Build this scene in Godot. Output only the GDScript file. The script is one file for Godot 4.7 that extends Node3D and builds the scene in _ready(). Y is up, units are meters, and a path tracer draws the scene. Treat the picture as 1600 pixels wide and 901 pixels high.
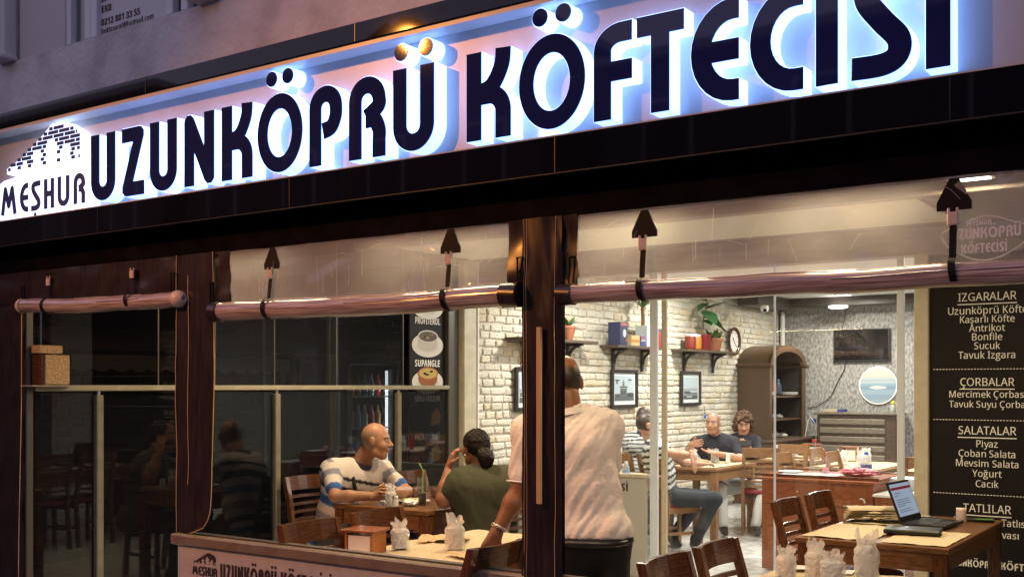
extends Node3D
# A small restaurant with a lit sign and a curtained terrace at dusk.

var M = {}
var used_names = {}
var rng = RandomNumberGenerator.new()

class MB:
	var v = PackedVector3Array()
	var n = PackedVector3Array()
	var c = PackedColorArray()
	var i = PackedInt32Array()
	var col = Color(1, 1, 1)
	var xf = Transform3D()
	func tri(a, b, d):
		a = xf * a; b = xf * b; d = xf * d
		var nn = (b - a).cross(d - a)
		if nn.length() < 1e-12: return
		nn = nn.normalized()
		var k = v.size()
		v.append(a); v.append(b); v.append(d)
		n.append(nn); n.append(nn); n.append(nn)
		c.append(col); c.append(col); c.append(col)
		i.append(k); i.append(k + 2); i.append(k + 1)
	func quad(a, b, d, e):
		tri(a, b, d); tri(a, d, e)
	func out(pts, ctr):
		var m = Vector3.ZERO
		for p in pts: m += p
		m /= pts.size()
		var nn = (pts[1] - pts[0]).cross(pts[2] - pts[0])
		if nn.dot(m - ctr) < 0: pts.reverse()
		for k in range(1, pts.size() - 1): tri(pts[0], pts[k], pts[k + 1])
	func box(ctr, size, b = Basis()):
		cbox(ctr, size, 0.0, b)
	func cbox(ctr, size, ch = 0.004, b = Basis()):
		var h = size * 0.5
		var P = func(s, ax):
			var q = Vector3.ZERO
			for k in 3: q[k] = s[k] * (h[k] if (k == ax or ch <= 0.0) else h[k] - ch)
			return ctr + b * q
		var S = [-1.0, 1.0]
		for ax in 3:
			var u = (ax + 1) % 3
			var w = (ax + 2) % 3
			for s in S:
				var pts = []
				for pr in [[-1, -1], [1, -1], [1, 1], [-1, 1]]:
					var q = Vector3.ZERO
					q[ax] = s; q[u] = pr[0]; q[w] = pr[1]
					pts.append(P.call(q, ax))
				out(pts, ctr)
			if ch > 0.0:
				for s1 in S:
					for s2 in S:
						var q1 = Vector3.ZERO
						q1[u] = s1; q1[w] = s2; q1[ax] = -1
						var q2 = q1
						q2[ax] = 1
						out([P.call(q1, u), P.call(q2, u), P.call(q2, w), P.call(q1, w)], ctr)
		if ch > 0.0:
			for a in S:
				for bb in S:
					for d in S:
						var q = Vector3(a, bb, d)
						out([P.call(q, 0), P.call(q, 1), P.call(q, 2)], ctr)
	func prism(poly, z0, z1):
		# convex outline in xy, run from z0 to z1
		var ctr = Vector3.ZERO
		var f = []
		var g = []
		for p in poly:
			f.append(Vector3(p.x, p.y, z0)); g.append(Vector3(p.x, p.y, z1)); ctr += f[-1] + g[-1]
		ctr /= 2.0 * poly.size()
		out(f.duplicate(), ctr); out(g.duplicate(), ctr)
		for k in poly.size():
			var l = (k + 1) % poly.size()
			out([f[k], f[l], g[l], g[k]], ctr)
	func grid(rows, wrap = false, flip = false, cols = null):
		var m = rows[0].size()
		var base = v.size()
		var N = PackedVector3Array()
		N.resize(rows.size() * m)
		for r in rows.size():
			for k in m:
				v.append(xf * rows[r][k])
				c.append(col if cols == null else cols[r][k])
		for r in rows.size() - 1:
			for k in (m if wrap else m - 1):
				var a = r * m + k
				var b = r * m + (k + 1) % m
				var d = (r + 1) * m + (k + 1) % m
				var e = (r + 1) * m + k
				if flip:
					var t = b
					b = e; e = t
				for tr in [[a, b, d], [a, d, e]]:
					var nn = (v[base + tr[1]] - v[base + tr[0]]).cross(v[base + tr[2]] - v[base + tr[0]])
					for q in tr: N[q] += nn
					i.append(base + tr[0]); i.append(base + tr[2]); i.append(base + tr[1])
		for q in N: n.append(q.normalized() if q.length() > 1e-14 else Vector3.UP)
	func ring(p, x, y, r, seg):
		var a = PackedVector3Array()
		for k in seg:
			var t = TAU * k / seg
			a.append(p + (x * cos(t) + y * sin(t)) * r)
		return a
	func fan(p, rg, away):
		for k in rg.size():
			var a = rg[k]
			var b = rg[(k + 1) % rg.size()]
			if (a - p).cross(b - p).dot(away) > 0: tri(p, a, b)
			else: tri(p, b, a)
	func tube(pts, rad, seg = 10, cap = true):
		var rows = []
		var x = Vector3.ZERO
		for k in pts.size():
			var d = (pts[min(k + 1, pts.size() - 1)] - pts[max(k - 1, 0)]).normalized()
			if x == Vector3.ZERO: x = d.cross(Vector3.UP if abs(d.y) < 0.9 else Vector3.RIGHT).normalized()
			x = (x - d * x.dot(d)).normalized()
			rows.append(ring(pts[k], x, d.cross(x), rad[k] if rad is Array else rad, seg))
		grid(rows, true, false)
		if cap:
			fan(pts[0], rows[0], pts[0] - pts[1]); fan(pts[-1], rows[-1], pts[-1] - pts[-2])
	func cyl(a, b, ra, rb = -1.0, seg = 16):
		tube([a, b], [ra, ra if rb < 0 else rb], seg)
	func lathe(prof, seg = 20, at = Vector3.ZERO, b = Basis(), sc = Vector3.ONE):
		var rows = []
		for p in prof:
			var a = PackedVector3Array()
			for k in seg:
				var t = TAU * k / seg
				a.append(at + b * (Vector3(cos(t) * max(p.x, 0.0001), p.y, -sin(t) * max(p.x, 0.0001)) * sc))
			rows.append(a)
		grid(rows, true, false)
	func ball(at, r, seg = 14, b = Basis()):
		if not r is Vector3: r = Vector3(r, r, r)
		var pr = []
		for k in seg / 2 + 1:
			var t = PI * k / (seg / 2) - PI / 2
			pr.append(Vector2(cos(t), sin(t)))
		lathe(pr, seg, at, b, r)
	func mesh():
		var a = []
		a.resize(Mesh.ARRAY_MAX)
		a[Mesh.ARRAY_VERTEX] = v; a[Mesh.ARRAY_NORMAL] = n; a[Mesh.ARRAY_COLOR] = c; a[Mesh.ARRAY_INDEX] = i
		var am = ArrayMesh.new()
		am.add_surface_from_arrays(Mesh.PRIMITIVE_TRIANGLES, a)
		return am

func V(x, y, z): return Vector3(x, y, z)

# ---------------------------------------------------------------- naming
func numbered(called):
	if not used_names.has(called):
		used_names[called] = 0
		return called
	used_names[called] += 1
	return "%s_%03d" % [called, used_names[called]]
func thing(called, label, category, at = Vector3.ZERO, turn = 0.0, group = ""):
	var o = Node3D.new()
	o.name = numbered(called)
	add_child(o)
	o.position = at; o.rotation.y = turn
	o.set_meta("label", label); o.set_meta("category", category)
	if group != "": o.set_meta("group", group)
	return o
func part(called, mb, m, parent, label = ""):
	var o = MeshInstance3D.new()
	o.name = called
	o.mesh = mb if mb is Mesh else mb.mesh()
	o.material_override = M[m] if m is String else m
	parent.add_child(o, true)
	if label != "": o.set_meta("label", label)
	return o
func struct(called, mb, m):
	var o = part(numbered(called), mb, m, self)
	o.set_meta("kind", "structure")
	return o
func copy(o, label, at, turn, group = ""):
	var r = o.duplicate()
	r.name = numbered(String(o.name).rstrip("0123456789").rstrip("_"))
	add_child(r)
	r.position = at; r.rotation = Vector3(0, turn, 0)
	r.set_meta("label", label)
	if group != "": r.set_meta("group", group)
	return r

# ---------------------------------------------------------------- materials
func C(r, g, b, a = 1.0): return Color(r, g, b, a).linear_to_srgb()
func noise_img(size, freq, seed_, oct = 4, kind = FastNoiseLite.TYPE_SIMPLEX_SMOOTH):
	var f = FastNoiseLite.new()
	f.noise_type = kind; f.frequency = freq; f.seed = seed_; f.fractal_octaves = oct
	var im = f.get_seamless_image(size, size)
	im.convert(Image.FORMAT_L8)
	return im
func ramp_tex(im, stops):
	# stops: [[position, linear Color], ...] looked up with the noise
	var w = im.get_width()
	var d = im.get_data()
	var lut = []
	for k in 256:
		var t = k / 255.0
		var cc = stops[0][1]
		for s in stops.size() - 1:
			if t >= stops[s][0]:
				cc = stops[s][1].lerp(stops[s + 1][1], clamp((t - stops[s][0]) / (stops[s + 1][0] - stops[s][0]), 0.0, 1.0))
		cc = cc.linear_to_srgb()
		lut.append([int(cc.r * 255), int(cc.g * 255), int(cc.b * 255)])
	var o = PackedByteArray()
	o.resize(w * w * 3)
	for k in w * w:
		var q = lut[d[k]]
		o[k * 3] = q[0]; o[k * 3 + 1] = q[1]; o[k * 3 + 2] = q[2]
	var r = Image.create_from_data(w, w, false, Image.FORMAT_RGB8, o)
	return ImageTexture.create_from_image(r)
func mat(called, col, rough = 0.5, metal = 0.0, spec = 0.5):
	var m = StandardMaterial3D.new()
	m.albedo_color = col.linear_to_srgb(); m.roughness = rough; m.metallic = metal; m.metallic_specular = spec
	m.resource_name = called
	M[called] = m
	return m
func tri(m, tex, sc, world = false):
	m.albedo_texture = tex; m.uv1_triplanar = true; m.uv1_world_triplanar = world
	m.uv1_scale = sc if sc is Vector3 else Vector3(sc, sc, sc)
	return m
func bump(m, im, depth):
	m.heightmap_enabled = true
	m.heightmap_texture = ImageTexture.create_from_image(im)
	m.heightmap_scale = depth
	return m
func glow(called, col, k):
	var m = mat(called, Color(0.8, 0.8, 0.8), 0.5)
	m.emission_enabled = true; m.emission = col.linear_to_srgb(); m.emission_energy_multiplier = k
	return m
func pane(called, col, alpha, rough = 0.02, metal = 0.0):
	var m = mat(called, col, rough, metal)
	m.transparency = BaseMaterial3D.TRANSPARENCY_ALPHA
	var cc = m.albedo_color
	cc.a = alpha
	m.albedo_color = cc
	m.cull_mode = BaseMaterial3D.CULL_DISABLED
	return m

func make_materials():
	var g1 = noise_img(256, 0.02, 1)
	var g2 = noise_img(256, 0.012, 2, 5)
	var fine = noise_img(256, 0.12, 3, 3)
	var mid = noise_img(256, 0.045, 4, 4)
	var m
	m = tri(mat("stucco", Color(1, 1, 1), 0.9), ramp_tex(g2, [[0.2, Color(.45, .43, .45)], [0.5, Color(.56, .54, .57)], [0.8, Color(.63, .61, .63)]]), 0.6)
	bump(m, fine, 0.4)
	m = mat("white_frame", Color(.62, .62, .66), 0.35)
	mat("old_white", Color(.5, .49, .48), 0.7)
	m = mat("black_gloss", Color(.004, .004, .007), 0.03, 0.0, 0.45)
	m = tri(mat("black_sheet", Color(1, 1, 1), 0.5, 0.0, 0.08), ramp_tex(g1, [[0.2, Color(.003, .003, .005)], [0.8, Color(.007, .006, .009)]]), 1.2)
	m = tri(mat("brown_vinyl", Color(1, 1, 1), 0.3), ramp_tex(g1, [[0.2, Color(.014, .0075, .006)], [0.8, Color(.034, .019, .014)]]), Vector3(6, 0.8, 6))
	m.clearcoat_enabled = true; m.clearcoat = 0.2; m.clearcoat_roughness = 0.15
	m = tri(mat("sign_panel", Color(1, 1, 1), 0.35), ramp_tex(g2, [[0.2, Color(.44, .44, .45)], [0.8, Color(.50, .50, .51)]]), 0.7)
	m = mat("letter_face", Color(.012, .018, .10), 0.03)
	glow("letter_glow", Color(.205, .40, 1.0), 3.5)
	glow("plate_glow", Color(.50, .66, 1.0), 2.2)
	glow("led_white", Color(1.0, .93, .82), 6.0)
	glow("led_cool", Color(.9, .97, 1.0), 10.0)
	glow("lamp_orange", Color(1.0, .50, .10), 60.0)
	m = pane("clear_vinyl", Color(.80, .80, .76), 0.26, 0.04)
	m.backlight_enabled = true; m.backlight = Color(.33, .33, .33)
	pane("window_glass", Color(.3, .32, .32), 0.02, 0.0)
	m = pane("side_glass", Color(.006, .008, .012), 0.45, 0.0)
	m = tri(mat("vinyl_roll", Color(1, 1, 1), 0.22), ramp_tex(mid, [[0.25, Color(.17, .115, .10)], [0.5, Color(.36, .27, .24)], [0.75, Color(.54, .44, .40)]]), Vector3(0.25, 10, 10))
	m.clearcoat_enabled = true; m.clearcoat = 0.8; m.clearcoat_roughness = 0.1
	pane("side_glass_clear", Color(.004, .004, .007), 0.55, 0.0)
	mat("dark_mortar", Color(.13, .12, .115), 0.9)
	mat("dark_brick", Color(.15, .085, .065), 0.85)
	mat("awning_cloth", Color(.70, .56, .36), 0.9).cull_mode = BaseMaterial3D.CULL_DISABLED
	glow("led_tube", Color(.85, .95, 1.0), 4.0)
	mat("edge_white", Color(.62, .68, .78), 0.3)
	mat("grey_panel", Color(.42, .42, .40), 0.5)
	mat("wrapped_inner", Color(.36, .32, .28), 0.3)
	mat("straw_green", Color(.25, .50, .10), 0.4)
	mat("pink_drink", Color(.62, .25, .30), 0.2)
	pane("water_plastic", Color(.75, .82, .85), 0.35, 0.05)
	mat("label_blue", Color(.20, .35, .55), 0.5)
	mat("key_plastic", Color(.025, .026, .03), 0.5)
	glow("screen_red", Color(.25, .01, .03), 0.6).albedo_color = Color(.1, .0, .01)
	glow("screen_line", Color(.16, .20, .27), 0.6).albedo_color = Color(.03, .03, .03)
	mat("folder_green", Color(.014, .017, .016), 0.4)
	mat("cup_pink", Color(.70, .55, .52), 0.5)
	mat("leaf_print", Color(.12, .30, .05), 0.5)
	mat("stucco_dark", Color(.10, .09, .08), 0.9)
	tri(mat("post_metal", Color(1, 1, 1), 0.35), ramp_tex(g1, [[0.2, Color(.17, .15, .11)], [0.8, Color(.22, .195, .145)]]), 1.5)
	tri(mat("rail_metal", Color(1, 1, 1), 0.3), ramp_tex(g1, [[0.2, Color(.30, .27, .20)], [0.8, Color(.36, .33, .25)]]), 1.5)
	mat("dark_panel", Color(.03, .03, .035), 0.5)
	m = tri(mat("cap_metal", Color(1, 1, 1), 0.3, 0.35), ramp_tex(g1, [[0.2, Color(.26, .20, .13)], [0.8, Color(.33, .26, .175)]]), 1.5)
	pane("scratch", Color(.85, .85, .82), 0.55, 0.4)
	mat("shirt_hem", Color(.74, .65, .61), 0.8)
	mat("strap", Color(.009, .006, .006), 0.6, 0.0, 0.3)
	mat("buckle", Color(.62, .50, .40), 0.4)
	mat("tan_strip", Color(.66, .44, .20), 0.5)
	tri(mat("chip_board", Color(1, 1, 1), 0.8), ramp_tex(noise_img(256, 0.05, 9, 3, FastNoiseLite.TYPE_CELLULAR), [[0.1, Color(.22, .12, .05)], [0.6, Color(.52, .34, .17)], [0.9, Color(.62, .43, .24)]]), 7)
	m = mat("steel", Color(.62, .58, .50), 0.28, 0.9)
	m = mat("steel_dark", Color(.10, .09, .08), 0.4, 0.5)
	tri(mat("champagne", Color(1, 1, 1), 0.4), ramp_tex(g1, [[0.2, Color(.46, .42, .32)], [0.8, Color(.54, .50, .39)]]), 1.5)
	tri(mat("half_wall", Color(1, 1, 1), 0.55), ramp_tex(g1, [[0.2, Color(.44, .42, .41)], [0.8, Color(.51, .49, .475)]]), 1.5)
	tri(mat("floor_tile", Color(1, 1, 1), 0.16), ramp_tex(noise_img(256, 0.03, 12, 5), [[0.2, Color(.48, .48, .46)], [0.5, Color(.62, .62, .60)], [0.8, Color(.69, .69, .68)]]), 0.9, true)
	mat("grout", Color(.32, .31, .30), 0.8)
	tri(mat("ceiling_grey", Color(1, 1, 1), 0.6), ramp_tex(g1, [[0.2, Color(.23, .205, .18)], [0.8, Color(.30, .27, .24)]]), Vector3(0.5, 3, 3))
	mat("ceiling_cream", Color(.66, .67, .54), 0.6)
	mat("ceiling_white", Color(.72, .72, .70), 0.7)
	mat("dark_beam", Color(.05, .042, .035), 0.5)
	tri(mat("pavement", Color(1, 1, 1), 0.85), ramp_tex(mid, [[0.2, Color(.10, .10, .10)], [0.8, Color(.17, .165, .16)]]), 1.0, true)
	m = tri(mat("brick", Color(1, 1, 1), 0.8), ramp_tex(noise_img(256, 0.06, 15, 5), [[0.2, Color(.70, .68, .62)], [0.5, Color(.95, .94, .90)], [0.8, Color(1, 1, 1)]]), 3.0, true)
	m.vertex_color_use_as_albedo = true
	bump(m, mid, 0.7)
	mat("mortar", Color(.53, .49, .42), 0.9)
	tri(mat("wallpaper", Color(1, 1, 1), 0.75), ramp_tex(noise_img(512, 0.03, 21, 6), [[0.15, Color(.16, .155, .145)], [0.5, Color(.29, .285, .27)], [0.85, Color(.42, .415, .395)]]), Vector3(1.5, 0.8, 1.5), true)
	var wood = noise_img(256, 0.03, 31, 5)
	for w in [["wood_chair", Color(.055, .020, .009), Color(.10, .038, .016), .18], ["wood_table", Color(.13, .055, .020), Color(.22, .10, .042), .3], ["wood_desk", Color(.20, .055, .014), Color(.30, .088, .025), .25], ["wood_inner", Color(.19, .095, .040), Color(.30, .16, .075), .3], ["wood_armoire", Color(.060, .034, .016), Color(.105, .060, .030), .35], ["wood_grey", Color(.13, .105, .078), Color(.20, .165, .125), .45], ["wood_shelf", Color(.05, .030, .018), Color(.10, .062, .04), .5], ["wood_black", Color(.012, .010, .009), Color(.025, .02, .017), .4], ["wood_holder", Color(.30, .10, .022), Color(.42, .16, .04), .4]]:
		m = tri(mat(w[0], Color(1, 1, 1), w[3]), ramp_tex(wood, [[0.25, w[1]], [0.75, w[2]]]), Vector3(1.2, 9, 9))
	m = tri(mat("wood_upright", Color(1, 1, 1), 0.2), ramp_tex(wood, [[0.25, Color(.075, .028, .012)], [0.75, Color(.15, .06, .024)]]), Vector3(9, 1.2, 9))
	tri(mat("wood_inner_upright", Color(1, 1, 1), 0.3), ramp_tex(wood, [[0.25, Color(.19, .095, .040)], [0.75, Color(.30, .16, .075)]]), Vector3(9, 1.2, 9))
	mat("seat_red", Color(.19, .008, .012), 0.7)
	tri(mat("kraft", Color(1, 1, 1), 0.8), ramp_tex(mid, [[0.2, Color(.48, .34, .18)], [0.8, Color(.60, .44, .25)]]), 4)
	tri(mat("kraft_yellow", Color(1, 1, 1), 0.8), ramp_tex(mid, [[0.2, Color(.47, .385, .235)], [0.8, Color(.60, .505, .335)]]), 4)
	m = mat("plastic_bag", Color(.86, .86, .86), 0.16)
	m.transparency = BaseMaterial3D.TRANSPARENCY_ALPHA
	m.albedo_color = Color(.96, .96, .96, .50)
	mat("porcelain", Color(.78, .77, .74), 0.15)
	mat("black_plastic", Color(.012, .012, .013), 0.35)
	mat("board_black", Color(.010, .0085, .0085), 0.6, 0.0, 0.3)
	mat("chalk_white", Color(.80, .80, .78), 0.8)
	mat("print_dark", Color(.035, .020, .018), 0.6)
	mat("navy_print", Color(.02, .03, .16), 0.6)
	m = mat("flat", Color(1, 1, 1), 0.7)
	m.vertex_color_use_as_albedo = true
	m = mat("satin", Color(1, 1, 1), 0.35)
	m.vertex_color_use_as_albedo = true
	m = tri(mat("skin", Color(1, 1, 1), 0.48), ramp_tex(mid, [[0.2, Color(.80, .74, .70)], [0.5, Color(.98, .97, .96)], [0.8, Color(1, 1, 1)]]), 7)
	m.vertex_color_use_as_albedo = true
	m.subsurf_scatter_enabled = true; m.subsurf_scatter_strength = 0.06
	m = tri(mat("cloth", Color(1, 1, 1), 0.85), ramp_tex(fine, [[0.2, Color(.80, .80, .80)], [0.8, Color(1, 1, 1)]]), 14)
	m.vertex_color_use_as_albedo = true
	bump(m, fine, 0.05)
	m = mat("hair", Color(1, 1, 1), 0.62, 0.0, 0.3)
	m.vertex_color_use_as_albedo = true
	m = mat("leaf", Color(1, 1, 1), 0.4)
	m.vertex_color_use_as_albedo = true
	m.backlight_enabled = true; m.backlight = Color(.25, .3, .1)
	mat("terracotta", Color(.34, .12, .06), 0.7)
	mat("pot_red", Color(.16, .010, .016), 0.4)
	glow("screen_glow", Color(.36, .44, .56), 0.75).albedo_color = Color(.03, .03, .03)
	pane("bottle_glass", Color(.5, .55, .55), 0.10, 0.0)
	mat("cola", Color(.015, .006, .004), 0.08)
	mat("tea", Color(.10, .010, .006), 0.08)
	mat("pink", Color(.70, .22, .27), 0.45)
	mat("red_plastic", Color(.50, .02, .02), 0.3)
	mat("blue_plastic", Color(.03, .10, .45), 0.3)

# ---------------------------------------------------------------- lettering of the sign
func arc(cx, cy, rx, ry, a0, a1, k = 14):
	var o = []
	for s in k + 1:
		var t = deg_to_rad(lerp(float(a0), float(a1), float(s) / k))
		o.append(Vector2(cx + rx * cos(t), cy + ry * sin(t)))
	return o
func smooth(pts, k = 6):
	var o = []
	for s in pts.size() - 1:
		var a = pts[max(s - 1, 0)]
		var b = pts[s]
		var d = pts[s + 1]
		var e = pts[min(s + 2, pts.size() - 1)]
		for q in k: o.append(b.cubic_interpolate(d, a, e, float(q) / k))
	o.append(pts[-1])
	return o
# each glyph: centre lines of its strokes in a box W wide and 1 high, strokes T wide
func glyph(ch, W, T):
	var h = T / 2
	var L = []
	match ch:
		"U", "Ü": L = [[Vector2(h, 1)] + arc(W / 2, W / 2, W / 2 - h, W / 2 - h, 180, 360) + [Vector2(W - h, 1)]]
		"Z": L = [[Vector2(0, 1 - h), Vector2(W - h * 1.05, 1 - h), Vector2(h * 1.05, h), Vector2(W, h)]]
		"N": L = [[Vector2(h, 0), Vector2(h, 1 - h), Vector2(W - h, h), Vector2(W - h, 1)]]
		"M": L = [[Vector2(h, 0), Vector2(W * .28, 1 - h), Vector2(W * .5, .3), Vector2(W * .72, 1 - h), Vector2(W - h, 0)]]
		"H": L = [[Vector2(h, 0), Vector2(h, 1)], [Vector2(W - h, 0), Vector2(W - h, 1)], [Vector2(h, .5), Vector2(W - h, .5)]]
		"K": L = [[Vector2(h, 0), Vector2(h, 1)], smooth([Vector2(W - h * 1.0, 1), Vector2(W - h * 1.25, .80), Vector2(W * .55, .58), Vector2(h, .52)]), [Vector2(h, .5)] + arc(W * .52, .30, W * .48 - h, .2, 90, 0) + [Vector2(W - h, 0)]]
		"Ö", "O": L = []
		"P": L = [[Vector2(h, 0)] + arc(W / 2, 1 - W / 2, W / 2 - h, W / 2 - h, 180, 0) + smooth([Vector2(W - h, 1 - W / 2), Vector2(W - h * 1.05, .60), Vector2(W * .68, .47), Vector2(W * .42, .43)])]
		"R": L = [[Vector2(h, 0)] + arc(W / 2, 1 - W / 2, W / 2 - h, W / 2 - h, 180, 0) + smooth([Vector2(W - h, 1 - W / 2), Vector2(W - h * 1.1, .62), Vector2(W * .48, .50)]), smooth([Vector2(W * .46, .47), Vector2(W * .70, .46), Vector2(W - h, .33), Vector2(W - h, .2)]) + [Vector2(W - h, 0)]]
		"F": L = [[Vector2(h, 0)] + arc(W * .72, .72, W * .72 - h, .28 - h, 180, 90) + [Vector2(W, 1 - h)], [Vector2(h, .5), Vector2(W, .5)]]
		"T": L = [[Vector2(0, 1 - h), Vector2(W, 1 - h)], [Vector2(W / 2, 1 - h), Vector2(W / 2, 0)]]
		"E": L = [[Vector2(W, 1 - h)] + arc(W * .86, .5, W * .86 - h, .5 - h, 90, 270) + [Vector2(W, h)], [Vector2(h, .5), Vector2(W, .5)]]
		"C": L = [[Vector2(W, 1 - h)] + arc(W * .82, .5, W * .82 - h, .5 - h, 90, 270) + [Vector2(W, h)]]
		"I", "İ": L = [[Vector2(h, 0), Vector2(h, 1)]]
		"S", "Ş": L = [smooth([Vector2(W * .97, 1 - h), Vector2(W * .55, 1 - h), Vector2(h * 1.35, .86), Vector2(h * 1.3, .70), Vector2(W * .5, .50), Vector2(W - h * 1.25, .32), Vector2(W - h * 1.35, .17), Vector2(W * .5, h), Vector2(0, h)])]
	return L
func ellipse_poly(c, rx, ry, k = 36):
	var p = PackedVector2Array()
	for s in k: p.append(c + Vector2(cos(TAU * s / k) * rx, sin(TAU * s / k) * ry))
	return p
func union(list):
	var outer = []
	var holes = []
	if list.is_empty(): return [outer, holes]
	var cur = [list[0]]
	var rest = list.slice(1)
	while not rest.is_empty():
		var did = false
		for k in rest.size():
			for q in cur.size():
				if Geometry2D.is_polygon_clockwise(cur[q]): continue
				if Geometry2D.intersect_polygons(cur[q], rest[k]).is_empty(): continue
				var mm = Geometry2D.merge_polygons(cur[q], rest[k])
				cur.remove_at(q)
				for x in mm: cur.append(x)
				did = true
				break
			if did:
				rest.remove_at(k)
				break
		if not did:
			cur.append(rest.pop_front())
	for x in cur:
		if Geometry2D.is_polygon_clockwise(x): holes.append(x)
		else: outer.append(x)
	return [outer, holes]
# all outlines of a letter, in metres: [outer polygons, holes]
func letter_shape(ch, W, H, T, grow = 0.0):
	var S = 100.0
	var list = []
	for line in glyph(ch, W / H, T / H):
		var p = PackedVector2Array()
		for q in line: p.append(q * H * S)
		for x in Geometry2D.offset_polyline(p, (T / 2 + grow) * S, Geometry2D.JOIN_ROUND, Geometry2D.END_BUTT): list.append(x)
	var u = union(list)
	if ch in ["Ö", "O"]:
		u = [[ellipse_poly(Vector2(W, H) / 2 * S, (W / 2 + grow) * S, (H / 2 + grow) * S, 48)], [ellipse_poly(Vector2(W, H) / 2 * S, (W / 2 - T * .95 - grow) * S, (H / 2 - T * 1.0 - grow) * S, 48)]]
	if ch in ["Ö", "Ü"]:
		for s in [-1, 1]: u[0].append(ellipse_poly(Vector2(W / 2 + s * (T * .92 if ch == "Ü" else T * .75), H * 1.2) * S, (T * .5 + grow) * S, (T * .5 + grow) * S, 24))
	if ch == "İ": u[0].append(ellipse_poly(Vector2(W / 2, H * 1.2) * S, (T * .5 + grow) * S, (T * .5 + grow) * S, 24))
	if ch == "Ş": u[0].append(ellipse_poly(Vector2(W * .42, -H * .16) * S, (T * .35 + grow) * S, (T * .6 + grow) * S, 10))
	var r = [[], []]
	for k in 2:
		for x in u[k]:
			var y = PackedVector2Array()
			for q in x:
				q /= S
				if y.is_empty() or y[-1].distance_to(q) > 0.0004: y.append(q)
			if y.size() > 2 and y[0].distance_to(y[-1]) < 0.0004: y.remove_at(y.size() - 1)
			if y.size() > 2: r[k].append(y)
	return r
func ccw(p):
	if Geometry2D.is_polygon_clockwise(p):
		var q = p.duplicate()
		q.reverse()
		return q
	return p
# run outlines from z0 to z1 into a mesh builder; which = sides, front, back
func extrude(mb, shape, z0, z1, sides = true, front = true, back = false):
	for o in shape[0]:
		o = ccw(o)
		var mine = []
		for h in shape[1]:
			if Geometry2D.is_point_in_polygon(h[0], o): mine.append(h)
		var key = o
		for h in mine:
			var hh = ccw(h).duplicate()
			hh.reverse()
			var best = [1e9, 0, 0]
			for a in key.size():
				for b in hh.size():
					var d = key[a].distance_squared_to(hh[b])
					if d < best[0]: best = [d, a, b]
			var nk = PackedVector2Array()
			for a in best[1] + 1: nk.append(key[a])
			for b in hh.size(): nk.append(hh[(best[2] + b) % hh.size()])
			var dir = (hh[best[2]] - key[best[1]]).orthogonal().normalized() * 0.00002
			nk.append(hh[best[2]] + dir); nk.append(key[best[1]] + dir)
			for a in range(best[1] + 1, key.size()): nk.append(key[a])
			key = nk
		var t = Geometry2D.triangulate_polygon(key)
		if t.is_empty(): print("no triangles for an outline of ", key.size())
		for k in t.size() / 3:
			var a = key[t[k * 3]]
			var b = key[t[k * 3 + 1]]
			var d = key[t[k * 3 + 2]]
			if (b - a).cross(d - a) < 0:
				var q = b
				b = d; d = q
			if front: mb.tri(V(a.x, a.y, z1), V(b.x, b.y, z1), V(d.x, d.y, z1))
			if back: mb.tri(V(a.x, a.y, z0), V(d.x, d.y, z0), V(b.x, b.y, z0))
		if sides:
			for ring in [o] + mine:
				var r = ccw(ring)
				var inner = ring != o
				for k in r.size():
					var a = r[k]
					var b = r[(k + 1) % r.size()]
					if inner: mb.quad(V(b.x, b.y, z0), V(a.x, a.y, z0), V(a.x, a.y, z1), V(b.x, b.y, z1))
					else: mb.quad(V(a.x, a.y, z0), V(b.x, b.y, z0), V(b.x, b.y, z1), V(a.x, a.y, z1))
# widths of the sign's letters at height 1
const GW = {"U": .6, "Z": .52, "N": .62, "K": .61, "Ö": .83, "P": .57, "R": .6, "Ü": .62, "F": .45, "T": .53, "E": .51, "C": .52, "İ": .2, "S": .54, "Ş": .54, "M": .9, "H": .57}
func word_mesh(text, H, depth, gap = .10, squeeze = 1.0):
	# a word in the sign's lettering, left end at x 0, as print
	var mb = MB.new()
	var x = 0.0
	for ch in text:
		if ch == " ":
			x += H * .3
			continue
		var W = GW[ch] * H * squeeze
		mb.xf = Transform3D(Basis(), V(x, 0, 0))
		extrude(mb, letter_shape(ch, W, H, H * .17), 0.0, depth, true, true, false)
		x += W + H * gap * squeeze
	mb.xf = Transform3D()
	return [mb, x]
func text_mesh(text, height, bold = false, depth = 0.002):
	var t = TextMesh.new()
	var f = SystemFont.new()
	f.font_names = PackedStringArray(["Droid Sans"])
	f.font_weight = 700 if bold else 400
	t.font = f
	t.text = text
	t.font_size = 32
	t.pixel_size = height / 23.0
	t.depth = depth
	t.curve_step = 1.0
	return t
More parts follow.
